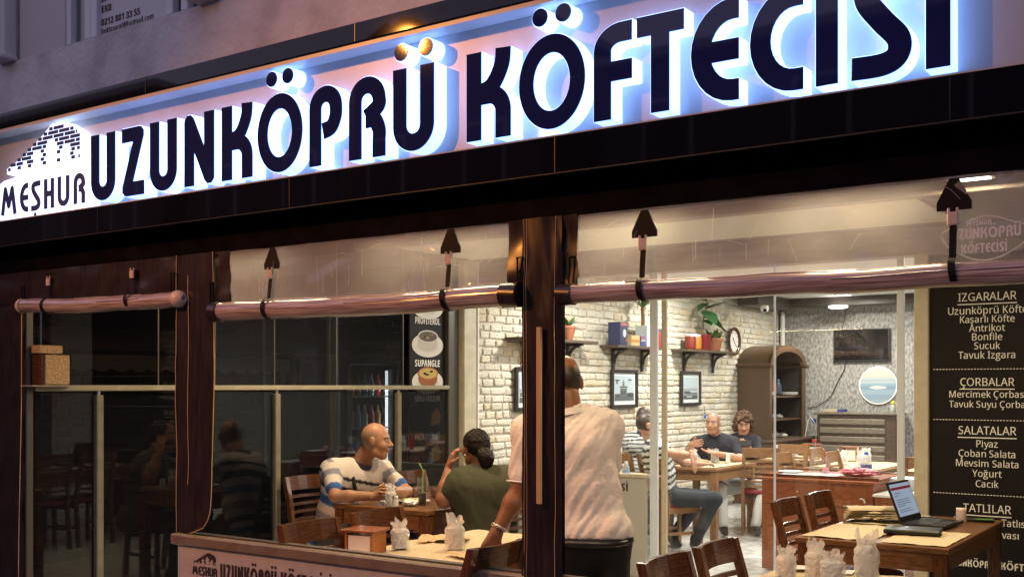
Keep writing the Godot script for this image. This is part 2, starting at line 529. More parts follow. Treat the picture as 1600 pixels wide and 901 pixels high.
func logo_polys():
	# the bridge emblem: rows of bricks with arches cut away (unit: 1 wide, 0.5 high)
	var o = []
	var top = func(x): return 0.13 + 0.87 * (x / .67 if x < .67 else 1.0 - pow((x - .67) / .33, 2.0) * .42)
	var arches = [[.10, .045, .14], [.25, .055, .28], [.42, .065, .44], [.62, .085, .68], [.81, .065, .50], [.955, .03, .34]]
	for row in 9:
		var y = .04 + row * .105
		var x = -.1 + (row % 2) * .075
		while x < 1.0:
			var x0 = max(x, 0.0)
			var x1 = min(x + .135, 1.0)
			x += .15
			if x1 - x0 < .03: continue
			var step = (x1 - x0) / 3.0
			var run = []
			for k in 3:
				var xm = x0 + (k + .5) * step
				var ok = y + .045 < top.call(xm)
				for a in arches:
					var u = (xm - a[0]) / a[1]
					if abs(u) < 1.0 and y + .045 < a[2] - .22 + .22 * sqrt(1 - u * u): ok = false
				run.append(ok)
			var k = 0
			while k < 3:
				if run[k]:
					var e = k
					while e + 1 < 3 and run[e + 1]: e += 1
					o.append(PackedVector2Array([Vector2(x0 + k * step, y), Vector2(x0 + (e + 1) * step, y), Vector2(x0 + (e + 1) * step, y + .085), Vector2(x0 + k * step, y + .085)]))
					k = e
				k += 1
	return o
func logo_mesh(W, H, depth):
	var mb = MB.new()
	for p in logo_polys():
		var q = PackedVector2Array()
		for x in p: q.append(Vector2(x.x * W, x.y * H))
		extrude(mb, [[q], []], 0.0, depth)
	return mb

func build_sign():
	var s = thing("shop_sign", "long lit shop sign with glowing dark letters in a black frame", "sign", V(-3.2, 2.4, 0))
	var ox = 3.2
	var oy = -2.4
	var X0 = -6.32
	var X1 = 0.75
	var cx = (X0 + X1) / 2 + ox
	var L = X1 - X0
	var b = MB.new()
	b.box(V(cx, 2.795 + oy, .005), V(L, .53, .03))
	part("panel", b, "sign_panel", s, "pale backing panel washed with blue light")
	b = MB.new()
	b.cbox(V(cx, 3.123 + oy, .0), V(L + .1, .086, .25), .004)
	part("top_frame", b, "black_gloss", s, "glossy black upper frame")
	b = MB.new()
	b.box(V(cx, 3.07 + oy, .0655), V(L, .018, .101))
	part("soffit", b, "sign_panel", s, "pale strip under the upper frame")
	b = MB.new()
	b.cbox(V(cx, 2.474 + oy, .0), V(L + .1, .14, .25), .004)
	part("bottom_frame", b, "black_gloss", s, "glossy black lower frame")
	b = MB.new()
	b.box(V(cx, 2.5465 + oy, .121), V(L, .005, .006))
	part("edge_strip", b, "old_white", s)
	for e in [X0 - .02, X1 + .02]:
		b = MB.new()
		b.box(V(e + ox, 2.8 + oy, .05), V(.04, .51, .15))
		part("end_frame", b, "black_gloss", s)
	for x in [-5.05, -3.62, -2.2, -.78]:
		b = MB.new()
		b.box(V(x + ox, 2.474 + oy, .1262), V(.004, .132, .002))
		part("panel_joint", b, "black_plastic", s)
		b = MB.new()
		b.box(V(x + .4 + ox, 3.123 + oy, .1262), V(.004, .078, .002))
		part("panel_joint", b, "black_plastic", s)
	var row = [["U", -5.146, .21], ["Z", -4.879, .183], ["U", -4.649, .21], ["N", -4.381, .22], ["K", -4.106, .214], ["Ö", -3.857, .293], ["P", -3.52, .199], ["R", -3.279, .21], ["Ü", -3.026, .221], ["K", -2.637, .216], ["Ö", -2.381, .298], ["F", -2.045, .16], ["T", -1.865, .187], ["E", -1.651, .179], ["C", -1.432, .186], ["İ", -1.204, .073], ["S", -1.086, .192], ["İ", -.857, .073]]
	for r in row:
		var H = .352
		var T = .073
		var y = 2.58
		if r[0] == "Ö": T = .07; H = .362
		var body = MB.new()
		body.xf = Transform3D(Basis(), V(r[1] + ox, y + oy, 0))
		extrude(body, letter_shape(r[0], r[2], H, T, .0035), .021, .097)
		var o = part("letter", body, "letter_glow", s, "glowing letter " + r[0])
		var f = MB.new()
		f.xf = body.xf
		extrude(f, letter_shape(r[0], r[2], H, T), .0975, .101)
		part("face", f, "letter_face", o)
	# small word and emblem on their own glowing plates
	var plate = MB.new()
	var pts = []
	for q in [[-6.10, 2.585], [-6.0, 2.55], [-5.18, 2.552], [-5.17, 2.72], [-5.19, 2.85], [-5.27, 2.98], [-5.40, 3.045], [-5.52, 3.05], [-5.60, 3.0], [-5.80, 2.90], [-5.96, 2.85], [-5.96, 2.82], [-5.86, 2.795], [-5.99, 2.785], [-6.06, 2.76], [-6.10, 2.70]]: pts.append(Vector2(q[0] + ox, q[1] + oy))
	extrude(plate, [[PackedVector2Array(pts)], []], .021, .092)
	var p = part("emblem_plate", plate, "plate_glow", s, "white glowing plate behind the bridge emblem")
	for r in [["M", -6.018, .158], ["E", -5.824, .080], ["Ş", -5.712, .090], ["H", -5.587, .094], ["U", -5.457, .107], ["R", -5.309, .101]]:
		var f = MB.new()
		f.xf = Transform3D(Basis(), V(r[1] + ox, 2.585 + oy, 0))
		extrude(f, letter_shape(r[0], r[2], .165, .030), .0925, .096)
		part("letter", f, "navy_print", p, "small dark letter " + r[0])
	var lm = logo_mesh(.69, .215, .003)
	lm.xf = Transform3D()
	var lg = part("bridge_emblem", lm, "navy_print", p, "brick arch bridge emblem")
	lg.set_meta("kind", "stuff")
	lg.position = V(-5.945 + ox, 2.825 + oy, .0925)
	# light of the letters for renderers that do not bounce glow
	for x in [-5.6, -4.55, -3.45, -2.3, -1.15]:
		var l = OmniLight3D.new()
		l.name = "letter_light"
		l.light_color = Color(.62, .76, 1.0); l.light_energy = 0.02; l.omni_range = 2.0; l.omni_attenuation = 2.0; l.light_size = 0.05; l.shadow_enabled = true
		s.add_child(l, true)
		l.position = V(x + ox, 2.565 + oy, .06)

# ---------------------------------------------------------------- camera, sky and sun
func set_stage():
	var cam = Camera3D.new()
	cam.name = "camera"
	add_child(cam)
	cam.position = V(0, 1.6, 3.6)
	cam.rotation = Vector3(0, deg_to_rad(34.6), 0)
	cam.projection = Camera3D.PROJECTION_FRUSTUM
	cam.near = 0.05; cam.far = 200.0
	cam.size = 0.05 * 901.0 / 1700.0
	cam.frustum_offset = Vector2(0, 0.05 * 152.5 / 1700.0)
	cam.current = true
	var we = WorldEnvironment.new()
	we.name = "world"
	var e = Environment.new()
	e.background_mode = Environment.BG_SKY
	var sk = Sky.new()
	var pm = ProceduralSkyMaterial.new()
	pm.sky_top_color = C(.30, .30, .53); pm.sky_horizon_color = C(.80, .70, .95); pm.sky_curve = 0.25
	pm.ground_bottom_color = C(.03, .028, .03); pm.ground_horizon_color = C(.10, .09, .12)
	pm.sun_angle_max = 1.0
	sk.sky_material = pm
	e.sky = sk
	e.background_energy_multiplier = 1.0
	e.tonemap_mode = Environment.TONE_MAPPER_LINEAR
	e.tonemap_exposure = 1.0
	e.sdfgi_enabled = true; e.ssao_enabled = true; e.ssil_enabled = true
	we.environment = e
	add_child(we)
	var sun = DirectionalLight3D.new()
	sun.name = "sun"
	sun.light_energy = 0.03; sun.light_angular_distance = 20.0; sun.light_color = Color(.8, .8, 1.0); sun.shadow_enabled = true
	add_child(sun)
	sun.rotation_degrees = Vector3(-35, 60, 0)

func area(parent, at, size, energy, col, turn = Vector3(-90, 0, 0)):
	var l = AreaLight3D.new()
	l.name = "area_light"
	l.area_size = size; l.light_energy = energy; l.light_color = col; l.shadow_enabled = true; l.area_range = 20.0
	parent.add_child(l, true)
	l.position = at; l.rotation_degrees = turn
	return l

func build_lamps():
	# street lamp whose orange light falls on the front
	var lx = V(-6.75, 0, 4.70)
	var t = thing("street_lamp", "orange street lamp on a grey pole beside the road", "street lamp", lx)
	var b = MB.new()
	b.tube([V(-.9, 0, .1), V(-.9, 4.6, .1), V(-.8, 4.95, .09), V(-.3, 5.12, .03)], [.07, .05, .045, .04], 12)
	part("pole", b, "steel_dark", t)
	b = MB.new()
	b.lathe([Vector2(.0, .10), Vector2(.10, .09), Vector2(.17, .02), Vector2(.18, 0), Vector2(.17, -.005)], 20, V(0, 5.02, 0))
	part("hood", b, "steel_dark", t)
	b = MB.new()
	b.ball(V(0, 4.93, 0), .10, 16)
	part("lamp_bulb", b, "lamp_orange", t)
	var l = SpotLight3D.new()
	l.name = "lamp_light"
	l.light_color = Color(1.0, .62, .26); l.light_energy = 26.0; l.spot_range = 40.0; l.spot_attenuation = 2.0; l.spot_angle = 33.0; l.light_size = 0.10; l.shadow_enabled = true
	t.add_child(l)
	l.position = V(0, 4.93, 0)
	l.look_at_from_position(lx + V(0, 4.93, 0), V(-2.4, .9, -1.0))
	# round ceiling lights of the dining room
	var k = 0
	for q in [[V(-5.03, 2.83, -8.03), 7.0], [V(-3.0, 2.83, -6.0), 7.0], [V(-4.9, 2.83, -5.6), 7.0], [V(-3.0, 2.83, -8.6), 7.0], [V(-4.6, 2.83, -10.9), 7.0], [V(-1.0, 2.83, -7.2), 7.0]]:
		var lab = "round white ceiling light above the brick wall tables" if k == 0 else ["", "round ceiling light above the wooden desk", "round ceiling light just inside the glass partition", "round ceiling light in the middle of the dining room", "round ceiling light before the wallpapered wall", "round ceiling light at the far right of the dining room"][k]
		var c = thing("ceiling_light", lab, "ceiling light", q[0], 0.0, "round dining room lights")
		var rb = MB.new()
		rb.lathe([Vector2(.13, .02), Vector2(.13, -.012), Vector2(.115, -.02), Vector2(.108, -.014)], 24)
		part("rim", rb, "porcelain", c)
		rb = MB.new()
		rb.lathe([Vector2(.108, -.010), Vector2(.0, -.010)], 24)
		part("led_disc", rb, "led_cool", c)
		area(c, V(0, -.03, 0), Vector2(.2, .2), q[1], Color(1.0, .985, .93))
		k += 1
	# light strips under the terrace's front beam
	k = 0
	for q in [[-4.9, -3.75], [-3.25, -2.5], [-2.15, -1.75], [-1.35, -.9]]:
		var n = ["left end of the terrace", "striped shirt diner", "standing man", "laptop table"][k]
		var c = thing("light_strip", "row of small white lights behind the black beam, nearest the " + n, "light strip", V((q[0] + q[1]) / 2, 2.262, -.10), 0.0, "light strips on the terrace beam")
		var Lh = (q[1] - q[0]) / 2
		var rb = MB.new()
		rb.box(V(0, .02, 0), V(Lh * 2, .012, .03))
		part("rail", rb, "black_plastic", c)
		rb = MB.new()
		var x = -Lh + .02
		while x < Lh:
			rb.cbox(V(x, .010, 0), V(.018, .008, .012), .002)
			x += .055
		part("led_row", rb, "led_white", c).set_meta("kind", "stuff")
		area(c, V(0, -.01, 0), Vector2(Lh * 2, .03), .8, Color(1.0, .88, .70), Vector3(-90, 0, 0))
		k += 1
	# flush lights on the terrace ceiling
	k = 0
	for q in [V(-4.9, 2.735, -1.9), V(-3.3, 2.735, -2.1), V(-1.3, 2.735, -2.6)]:
		var c = thing("ceiling_light", ["square flush light over the couple's table", "square flush light over the terrace middle", "square flush light over the laptop table"][k], "ceiling light", q, 0.0, "terrace ceiling lights")
		var rb = MB.new()
		rb.cbox(V(0, 0, 0), V(.24, .028, .24), .004)
		part("rim", rb, "porcelain", c)
		rb = MB.new()
		rb.box(V(0, -.016, 0), V(.2, .004, .2))
		part("led_panel", rb, "led_white", c)
		area(c, V(0, -.03, 0), Vector2(.2, .2), 4.2, Color(1.0, .88, .70))
		k += 1

# ---------------------------------------------------------------- ground, building shell
func tile_field(parent, x0, x1, z0, z1, s, y, m):
	var mb = MB.new()
	mb.cbox(V(0, -.006, 0), V(s - .006, .012, s - .006), .002)
	var mesh = mb.mesh()
	var x = x0 + s / 2
	while x < x1:
		var z = z0 + s / 2
		while z < z1:
			var o = part("tile", mesh, m, parent)
			o.position = V(x, y, z)
			z += s
		x += s
func build_shell():
	var b = MB.new()
	b.box(V(0, -.17, 0), V(160, .1, 160))
	struct("street", b, "pavement")
	b = MB.new()
	b.cbox(V(-3, -.07, 1.2), V(22, .12, 3.0), .015)
	struct("pavement", b, "pavement")
	b = MB.new()
	b.box(V(-2.5, -.065, -6.1), V(7.2, .10, 12.1))
	var fl = struct("floor", b, "grout")
	tile_field(fl, -5.93, 1.0, -12.1, -.1, .6, .0, "floor_tile")
	# terrace ceiling with cream panels
	b = MB.new()
	b.box(V(-2.5, 2.85, -2.3), V(7.2, .2, 4.55))
	var tc = struct("terrace_ceiling", b, "ceiling_grey")
	for q in [[-5.85, -1.72, -4.25, -3.0], [-5.85, -1.72, -2.2, -1.2]]:
		b = MB.new()
		b.cbox(V((q[0] + q[1]) / 2, 2.742, (q[2] + q[3]) / 2), V(q[1] - q[0], .02, q[3] - q[2]), .004)
		part("panel", b, "ceiling_cream", tc)
	for z in [-2.86, -1.05]:
		b = MB.new()
		b.cbox(V(-2.5, 2.715, z), V(7.0, .07, .09), .006)
		part("beam", b, "ceiling_grey", tc)
	# dining room ceiling, walls
	b = MB.new()
	b.box(V(-2.5, 2.95, -8.4), V(7.4, .2, 7.6))
	struct("ceiling", b, "ceiling_white")
	b = MB.new()
	b.box(V(-2.5, 1.45, -12.2), V(7.4, 3.0, .2))
	struct("back_wall", b, "wallpaper")
	b = MB.new()
	b.box(V(1.1, 1.45, -8.4), V(.2, 3.0, 7.6))
	struct("right_wall", b, "wallpaper")
	b = MB.new()
	b.box(V(1.1, 1.4, -2.25), V(.2, 2.9, 4.4))
	struct("terrace_wall", b, "dark_panel")
	# header beam between terrace and dining room
	b = MB.new()
	b.cbox(V(-2.5, 2.64, -4.55), V(7.0, .20, .16), .004)
	struct("header_beam", b, "ceiling_grey")
	b = MB.new()
	b.cbox(V(-3.0, 2.79, -11.6), V(5.6, .14, .22), .01)
	struct("ceiling_beam", b, "dark_beam")
	b = MB.new()
	b.cbox(V(-5.72, 2.77, -10.9), V(.30, .16, 1.2), .01)
	struct("ceiling_beam", b, "dark_beam")
	# black front beam of the terrace
	b = MB.new()
	b.box(V(-2.6, 2.34, -.03), V(7.4, .16, .07))
	struct("front_beam", b, "black_sheet")
	b = MB.new()
	b.cbox(V(-2.6, 2.4045, .119), V(7.4, .003, .012), .001)
	struct("beam_trim", b, "steel_dark")

func build_upper():
	# upper storey that overhangs: stucco wall with windows
	var t = thing("upper_storey", "grey stucco upper storey with white framed windows over the sign", "building", V(-3.0, 3.0, -.9))
	var ox = 3.0
	var oy = -3.0
	var b = MB.new()
	b.box(V(0, 3.53 + oy, -.15), V(16, .91, .3))
	part("wall", b, "stucco", t, "plain stucco band below the windows")
	b = MB.new()
	b.box(V(0, 5.9 + oy, -.15), V(16, .8, .3))
	part("wall", b, "stucco", t)
	b = MB.new()
	b.box(V(2.84, 4.745 + oy, -.15), V(10.3, 1.52, .3))
	part("wall", b, "stucco", t)
	b = MB.new()
	b.box(V(-7.23 + ox, 4.745 + oy, -.12), V(.56, 1.52, .2))
	part("wall", b, "old_white", t, "pale pier beside the window")
	b = MB.new()
	b.box(V(-9.2 + ox, 4.745 + oy, -.15), V(3.0, 1.52, .3))
	part("wall", b, "stucco", t)
	b = MB.new()
	b.box(V(0, 3.05 + oy, -.9), V(16, .06, 1.4))
	part("soffit", b, "stucco", t)
	b = MB.new()
	b.box(V(-6.1 + ox, 4.75 + oy, -3.3), V(2.6, 2.3, .06))
	b.box(V(-7.4 + ox, 4.75 + oy, -1.8), V(.06, 2.3, 3.0))
	b.box(V(-4.8 + ox, 4.75 + oy, -1.8), V(.06, 2.3, 3.0))
	b.box(V(-6.1 + ox, 5.87 + oy, -1.8), V(2.6, .06, 3.0))
	b.box(V(-6.1 + ox, 3.63 + oy, -1.8), V(2.6, .06, 3.0))
	part("room_shell", b, "old_white", t)
	# window strip -6.96 .. -5.3
	for q in [-7.62, -5.39]:
		b = MB.new()
		b.cbox(V(q + ox, 4.75 + oy, .03), V(.14, 1.5, .1), .008)
		part("pilaster", b, "old_white", t)
		b = MB.new()
		b.cbox(V(q + ox, 4.0 + oy, .055), V(.2, .03, .13), .006)
		part("pilaster_foot", b, "stucco", t)
	for w in [[-6.97, -6.67, false], [-6.67, -5.79, true], [-5.71, -5.46, false]]:
		var wf = Node3D.new()
		wf.name = "window"
		t.add_child(wf, true)
		for x in [w[0] + .035, w[1] - .035]:
			b = MB.new()
			b.cbox(V(x + ox, 4.75 + oy, -.06), V(.07, 1.5, .06), .006)
			part("frame", b, "white_frame", wf)
		b = MB.new()
		b.box(V((w[0] + w[1]) / 2 + ox, 4.75 + oy, -.075), V(w[1] - w[0] - .14, 1.5, .006))
		if w[2]:
			mat("poster", Color(.58, .58, .62), 0.6)
			part("poster", b, "poster", wf, "grey window poster with a phone number")
			var y = 4.25
			for ln in [["İSKAN", .065, -6.60, 4.270, true], ["EKB", .065, -6.60, 4.195, true], ["0212 881 33 55", .064, -6.60, 4.105, true], ["bektasarat@hotmail.com", .052, -6.60, 4.045, false]]:
				var tm = text_mesh(ln[0], ln[1] * .70, ln[4])
				tm.horizontal_alignment = HORIZONTAL_ALIGNMENT_LEFT
				var o = part("lettering", tm, "print_dark", wf)
				o.position = V(ln[2] + ox, ln[3] + oy, -.070)
			for q in [[4.270, .009], [4.195, .009], [4.105, .024], [4.045, .021]]:
				b = MB.new()
				b.cyl(V(-6.65 + ox, q[0] + oy, -.074), V(-6.65 + ox, q[0] + oy, -.068), q[1], -1, 14)
				part("mark", b, "print_dark", wf)
		else:
			part("pane", b, "window_glass", wf)
	for x in [-6.78, -6.73]:
		b = MB.new()
		var rows = []
		for k in 6:
			var r = PackedVector3Array()
			for j in 9: r.append(V(x + ox + j * .008 - .03, 4.0 + oy + k * .3, -.25 + .012 * sin(j * 2.2 + k)))
			rows.append(r)
		b.grid(rows)
		mat("curtain", Color(.30, .24, .20), 0.9)
		part("curtain", b, "curtain", t)
	b = MB.new()
	b.tube([V(-2.83 + ox, 3.1 + oy, .04), V(-2.83 + ox, 6.2 + oy, .04)], .028, 10)
	part("drain_pipe", b, "steel_dark", t)

# ---------------------------------------------------------------- front: half wall, vinyl curtains
func vinyl_sheet(mb, x0, x1, y0, y1, z, wob, seed_, nx = 40, ny = 8):
	var f = FastNoiseLite.new()
	f.seed = seed_; f.frequency = 1.6; f.fractal_octaves = 2
	var rows = []
	for k in ny + 1:
		var r = PackedVector3Array()
		for j in nx + 1:
			var x = lerp(x0, x1, float(j) / nx)
			var y = lerp(y0, y1, float(k) / ny)
			r.append(V(x, y, z + wob * f.get_noise_2d(x * 2.0, y * 3.0)))
		rows.append(r)
	mb.grid(rows)
func roll(parent, x0, x1, y0, y1, r, m, seed_):
	var f = FastNoiseLite.new()
	f.seed = seed_; f.frequency = 1.2
	var pts = []
	var rad = []
	for k in 41:
		var u = k / 40.0
		var x = lerp(x0, x1, u)
		pts.append(V(x, lerp(y0, y1, u) + .006 * f.get_noise_1d(x * 1.3) - .012 * sin(u * PI), .035))
		rad.append(r * (1.0 + .12 * f.get_noise_1d(x * 2.0 + 9)))
	var b = MB.new()
	b.tube(pts, rad, 22)
	var o = part("roll", b, m, parent, "rolled up clear vinyl window")
	for s in 5:
		b = MB.new()
		var a0 = rng.randf_range(.2, 2.6)
		var st = rng.randi_range(2, 22)
		var en = min(40, st + rng.randi_range(8, 18))
		var pp = []
		for k in range(st, en):
			var an = a0 + .01 * (k - st)
			pp.append(pts[k] + V(0, sin(an), cos(an)) * (rad[k] + .0005))
		b.tube(pp, .0035, 6)
		part("fold", b, m, o)
	return pts
func strap(parent, x, ytop, yroll, r, patch):
	if patch:
		var b = MB.new()
		var P = [Vector2(-.014, 0), Vector2(.014, 0), Vector2(.052, -.075), Vector2(.052, -.10), Vector2(-.052, -.10), Vector2(-.052, -.075)]
		var q = []
		for p in P: q.append(Vector2(x + p.x, ytop + p.y))
		b.prism(q, .010, .015)
		part("patch", b, "strap", parent, "dark house shaped patch")
		ytop -= .10
	var b2 = MB.new()
	var z = .018
	var w = .011
	var path = [V(x, ytop, z), V(x, lerp(ytop, yroll, .5), z + .012)]
	for k in 9:
		var a = PI * .5 - PI * k / 8.0 * 1.15
		path.append(V(x + .002 * k, yroll + sin(a) * (r + .006), .035 + cos(a) * (r + .006)))
	var rows = []
	for p in path: rows.append(PackedVector3Array([p - V(w, 0, 0), p + V(w, 0, 0)]))
	b2.grid(rows, false, true)
	var back = []
	for p in path: back.append(PackedVector3Array([p - V(w, 0, .002), p + V(w, 0, -.002)]))
	b2.grid(back)
	part("strap", b2, "strap", parent)
	b2 = MB.new()
	b2.cbox(V(x, ytop - .028, z + .012), V(.034, .042, .012), .004)
	b2.cbox(V(x - .013, ytop - .002, z + .010), V(.008, .016, .008), .002)
	b2.cbox(V(x + .013, ytop - .002, z + .010), V(.008, .016, .008), .002)
	part("buckle", b2, "buckle", parent, "pale plastic buckle")
func scratches(parent, x0, x1, seed_):
	# fine scuffs and drip marks on a clear window
	var r = RandomNumberGenerator.new()
	r.seed = seed_
	var b = MB.new()
	for k in int((x1 - x0) * 16):
		var p = V(r.randf_range(x0 + .05, x1 - .05), r.randf_range(-.20, -.03), .028)
		var d = V(r.randf_range(-1, 1), r.randf_range(-.6, .6), 0).normalized() if r.randf() < .6 else V(r.randf_range(-.06, .06), -1, 0)
		var L = r.randf_range(.02, .13)
		var pts = []
		for q in 5:
			var u = q / 4.0
			var w = p + d * L * u + V(0, -.02 * u * u, 0)
			w.y = clamp(w.y, -.24, -.01)
			pts.append(w)
		b.tube(pts, r.randf_range(.0003, .0008), 4, false)
	part("scuff_marks", b, "scratch", parent).set_meta("kind", "stuff")
func seam(parent, pts):
	var b = MB.new()
	b.tube(pts, .0022, 6)
	part("seam", b, "tan_strip", parent)
func build_front():
	var b
	# half wall with printed name
	var t = thing("half_wall", "low beige front wall with metal cap and printed restaurant name", "wall", V(-4.57, 0, 0))
	b = MB.new()
	b.box(V(2.8, .34, -.02), V(5.56, .90, .05))
	part("panel", b, "half_wall", t)
	b = MB.new()
	b.cbox(V(2.8, .822, -.02), V(5.64, .055, .09), .008)
	part("cap_rail", b, "cap_metal", t, "bronze coloured metal cap rail")
	b = MB.new()
	b.cbox(V(2.8, .8535, -.035), V(5.60, .008, .04), .002)
	part("cap_groove", b, "steel_dark", t)
	var lg = part("bridge_emblem", logo_mesh(.165, .06, .002), "print_dark", t)
	lg.set_meta("kind", "stuff")
	lg.position = V(.145, .712, .006)
	var wm = word_mesh("MEŞHUR", .045, .002, .12, .95)
	var o = part("lettering", wm[0], "print_dark", t, "small printed word MEŞHUR")
	o.position = V(.135, .655, .006)
	wm = word_mesh("UZUNKÖPRÜ KÖFTECİSİ", .082, .002, .16, .78)
	o = part("lettering", wm[0], "print_dark", t, "printed name UZUNKÖPRÜ KÖFTECİSİ")
	o.position = V(.345, .645, .006)
	o.scale = V(.76 / wm[1], 1, 1)
	o = part("lettering", word_mesh("C", .082, .002)[0], "print_dark", t)
	o.position = V(1.25, .645, .006)
	# left bay: roll without clear window above it
	t = thing("vinyl_curtain", "brown vinyl curtain with sagging dull roll over the leftmost opening", "curtain", V(-5.2, 2.26, 0), 0, "rolled up vinyl curtains")
	var ox = 5.2
	var oy = -2.26
	b = MB.new()
	vinyl_sheet(b, -6.4 + ox, -4.545 + ox, 2.075 + oy, 2.262 + oy, .012, .012, 5)
	part("top_sheet", b, "brown_vinyl", t)
	b = MB.new()
	vinyl_sheet(b, -6.4 + ox, -5.925 + ox, .0 + oy, 2.08 + oy, .010, .02, 6, 10, 30)
	part("side_sheet", b, "brown_vinyl", t)
	var pts = roll(t, -5.88 + ox, -4.52 + ox, 2.062 + oy, 2.04 + oy, .040, "vinyl_roll", 11)
	for e in [[pts[0], -1], [pts[-1], 1]]:
		b = MB.new()
		var bs = Basis(Vector3(0, 0, 1), -PI / 2 * e[1])
		b.lathe([Vector2(.043, 0), Vector2(.044, .02), Vector2(.036, .04), Vector2(.020, .055), Vector2(.012, .056), Vector2(.011, .03)], 18, e[0], bs)
		part("roll_end", b, "buckle", t, "tan spiral end of the roll")
	for x in [-5.65, -4.892]: strap(t, x + ox, 2.215 + oy, 2.05 + oy, .042, false)
	seam(t, [V(-5.915 + ox, 2.15 + oy, .03), V(-5.93 + ox, 1.5 + oy, .022), V(-5.945 + ox, .7 + oy, .03), V(-5.96 + ox, .0 + oy, .026)])
	for x in [-5.90, -4.56]:
		b = MB.new()
		for s in [-.012, .012]: b.cbox(V(x + ox + s, 2.13 + oy, .03), V(.005, .09, .008), .001)
		b.cbox(V(x + ox, 2.176 + oy, .03), V(.034, .005, .008), .001)
		part("loop", b, "strap", t)
	# sheet between left and middle openings
	t = thing("vinyl_flap", "brown vinyl strip hanging between the left and middle openings", "curtain", V(-4.4, 2.26, 0), 0, "hanging vinyl strips")
	ox = 4.4
	var f = FastNoiseLite.new()
	f.seed = 8; f.frequency = 1.5
	var rows = []
	var edge = []
	for k in 41:
		var y = lerp(2.262, .86, k / 40.0)
		var xr = -4.251 - .02 * smoothstep(1.6, .9, y)
		var d = .86 + .16 - y
		if d > 0: xr -= .16 * (1.0 - sqrt(max(0.0, 1.0 - pow(d / .16, 2))))
		var xl = -4.55 - .01 * f.get_noise_1d(y * 2)
		var r = PackedVector3Array()
		for j in 13:
			var u = j / 12.0
			var x = lerp(xl, xr, u)
			r.append(V(x + ox, y + oy, .016 + .010 * f.get_noise_2d(x * 6, y) + .010 * u * u))
		rows.append(r)
		edge.append(r[12] + V(0, 0, .002))
	b = MB.new()
	b.grid(rows, false, true)
	part("sheet", b, "brown_vinyl", t)
	seam(t, edge)
	var e2 = []
	for k in range(0, 41, 2): e2.append(rows[k][0] + V(.004, 0, .003))
	seam(t, e2)
	e2 = []
	for k in range(3, 34, 2): e2.append(rows[k][4] + V(.0, 0, .003))
	seam(t, e2)
	# middle bay
	t = thing("vinyl_curtain", "clear vinyl window half rolled up over the striped shirt diner", "curtain", V(-3.3, 2.26, 0), 0, "rolled up vinyl curtains")
	ox = 3.3
	b = MB.new()
	vinyl_sheet(b, -4.148 + ox, -2.493 + ox, 1.98 + oy, 2.256 + oy, .008, .018, 21, 60, 10)
	part("clear_window", b, "clear_vinyl", t)
	for q in [[-4.262, -4.146], [-2.495, -2.40]]:
		b = MB.new()
		vinyl_sheet(b, q[0] + ox, q[1] + ox, 1.93 + oy, 2.262 + oy, .010, .012, 22, 8, 12)
		part("border", b, "brown_vinyl", t)
	scratches(t, -4.148 + ox, -2.493 + ox, 5)
	roll(t, -4.22 + ox, -2.44 + ox, 1.965 + oy, 1.962 + oy, .044, "vinyl_roll", 31)
	for x in [-3.853, -2.786]: strap(t, x + ox, 2.254 + oy, 1.962 + oy, .046, true)
	for q in [[-4.24, -4.185], [-2.50, -2.42]]:
		b = MB.new()
		b.tube([V(q[0] + ox, 1.962 + oy, .035), V(q[1] + ox, 1.962 + oy, .035)], .050, 18)
		part("roll_border", b, "brown_vinyl", t)
	for x in [-4.262, -2.425]:
		b = MB.new()
		for s in [-.012, .012]: b.cbox(V(x + ox + s, 2.06 + oy, .03), V(.005, .10, .008), .001)
		b.cbox(V(x + ox, 2.11 + oy, .03), V(.034, .005, .008), .001)
		b.ball(V(x + ox, 2.055 + oy, .034), .007, 8)
		part("loop", b, "strap", t)
	# dark strip between middle and right openings
	t = thing("vinyl_flap", "dark vinyl covered post with a tan batten before the standing man", "curtain", V(-2.33, 2.26, 0), 0, "hanging vinyl strips")
	ox = 2.33
	rows = []
	for k in 49:
		var y = lerp(2.262, .0, k / 48.0)
		var r = PackedVector3Array()
		for j in 15:
			var u = j / 14.0
			var x = lerp(-2.423, -2.236, u) + .004 * f.get_noise_1d(y * 3 + u * 2)
			r.append(V(x + ox, y + oy, .018 + .012 * f.get_noise_2d(x * 8, y * 1.5 + 4) + .010 * sin(u * PI)))
		rows.append(r)
	b = MB.new()
	b.grid(rows, false, true)
	part("sheet", b, "brown_vinyl", t)
	for j in [1, 2, 12]:
		e2 = []
		for k in range(0, 48, 3): e2.append(rows[k][j] + V(0, 0, .002))
		b = MB.new()
		b.tube(e2, .0012, 5)
		part("stitching", b, "tan_strip", t)
	b = MB.new()
	b.cbox(V(-2.324 + ox, 1.485 + oy, .044), V(.022, .69, .012), .002)
	part("batten", b, "tan_strip", t, "tan wooden batten")
	b = MB.new()
	b.box(V(-2.33 + ox, 1.13 + oy, -.03), V(.12, 2.26, .06))
	part("post", b, "black_sheet", t)
	# right bay
	t = thing("vinyl_curtain", "clear vinyl window half rolled up over the right opening", "curtain", V(-1.2, 2.26, 0), 0, "rolled up vinyl curtains")
	ox = 1.2
	b = MB.new()
	vinyl_sheet(b, -2.169 + ox, .55 + ox, 1.98 + oy, 2.256 + oy, .008, .016, 41, 90, 10)
	part("clear_window", b, "clear_vinyl", t)
	b = MB.new()
	vinyl_sheet(b, -2.245 + ox, -2.167 + ox, 1.93 + oy, 2.262 + oy, .010, .012, 23, 8, 12)
	part("border", b, "brown_vinyl", t)
	scratches(t, -2.169 + ox, .5 + ox, 6)
	roll(t, -2.22 + ox, .6 + ox, 1.952 + oy, 1.958 + oy, .037, "vinyl_roll", 51)
	b = MB.new()
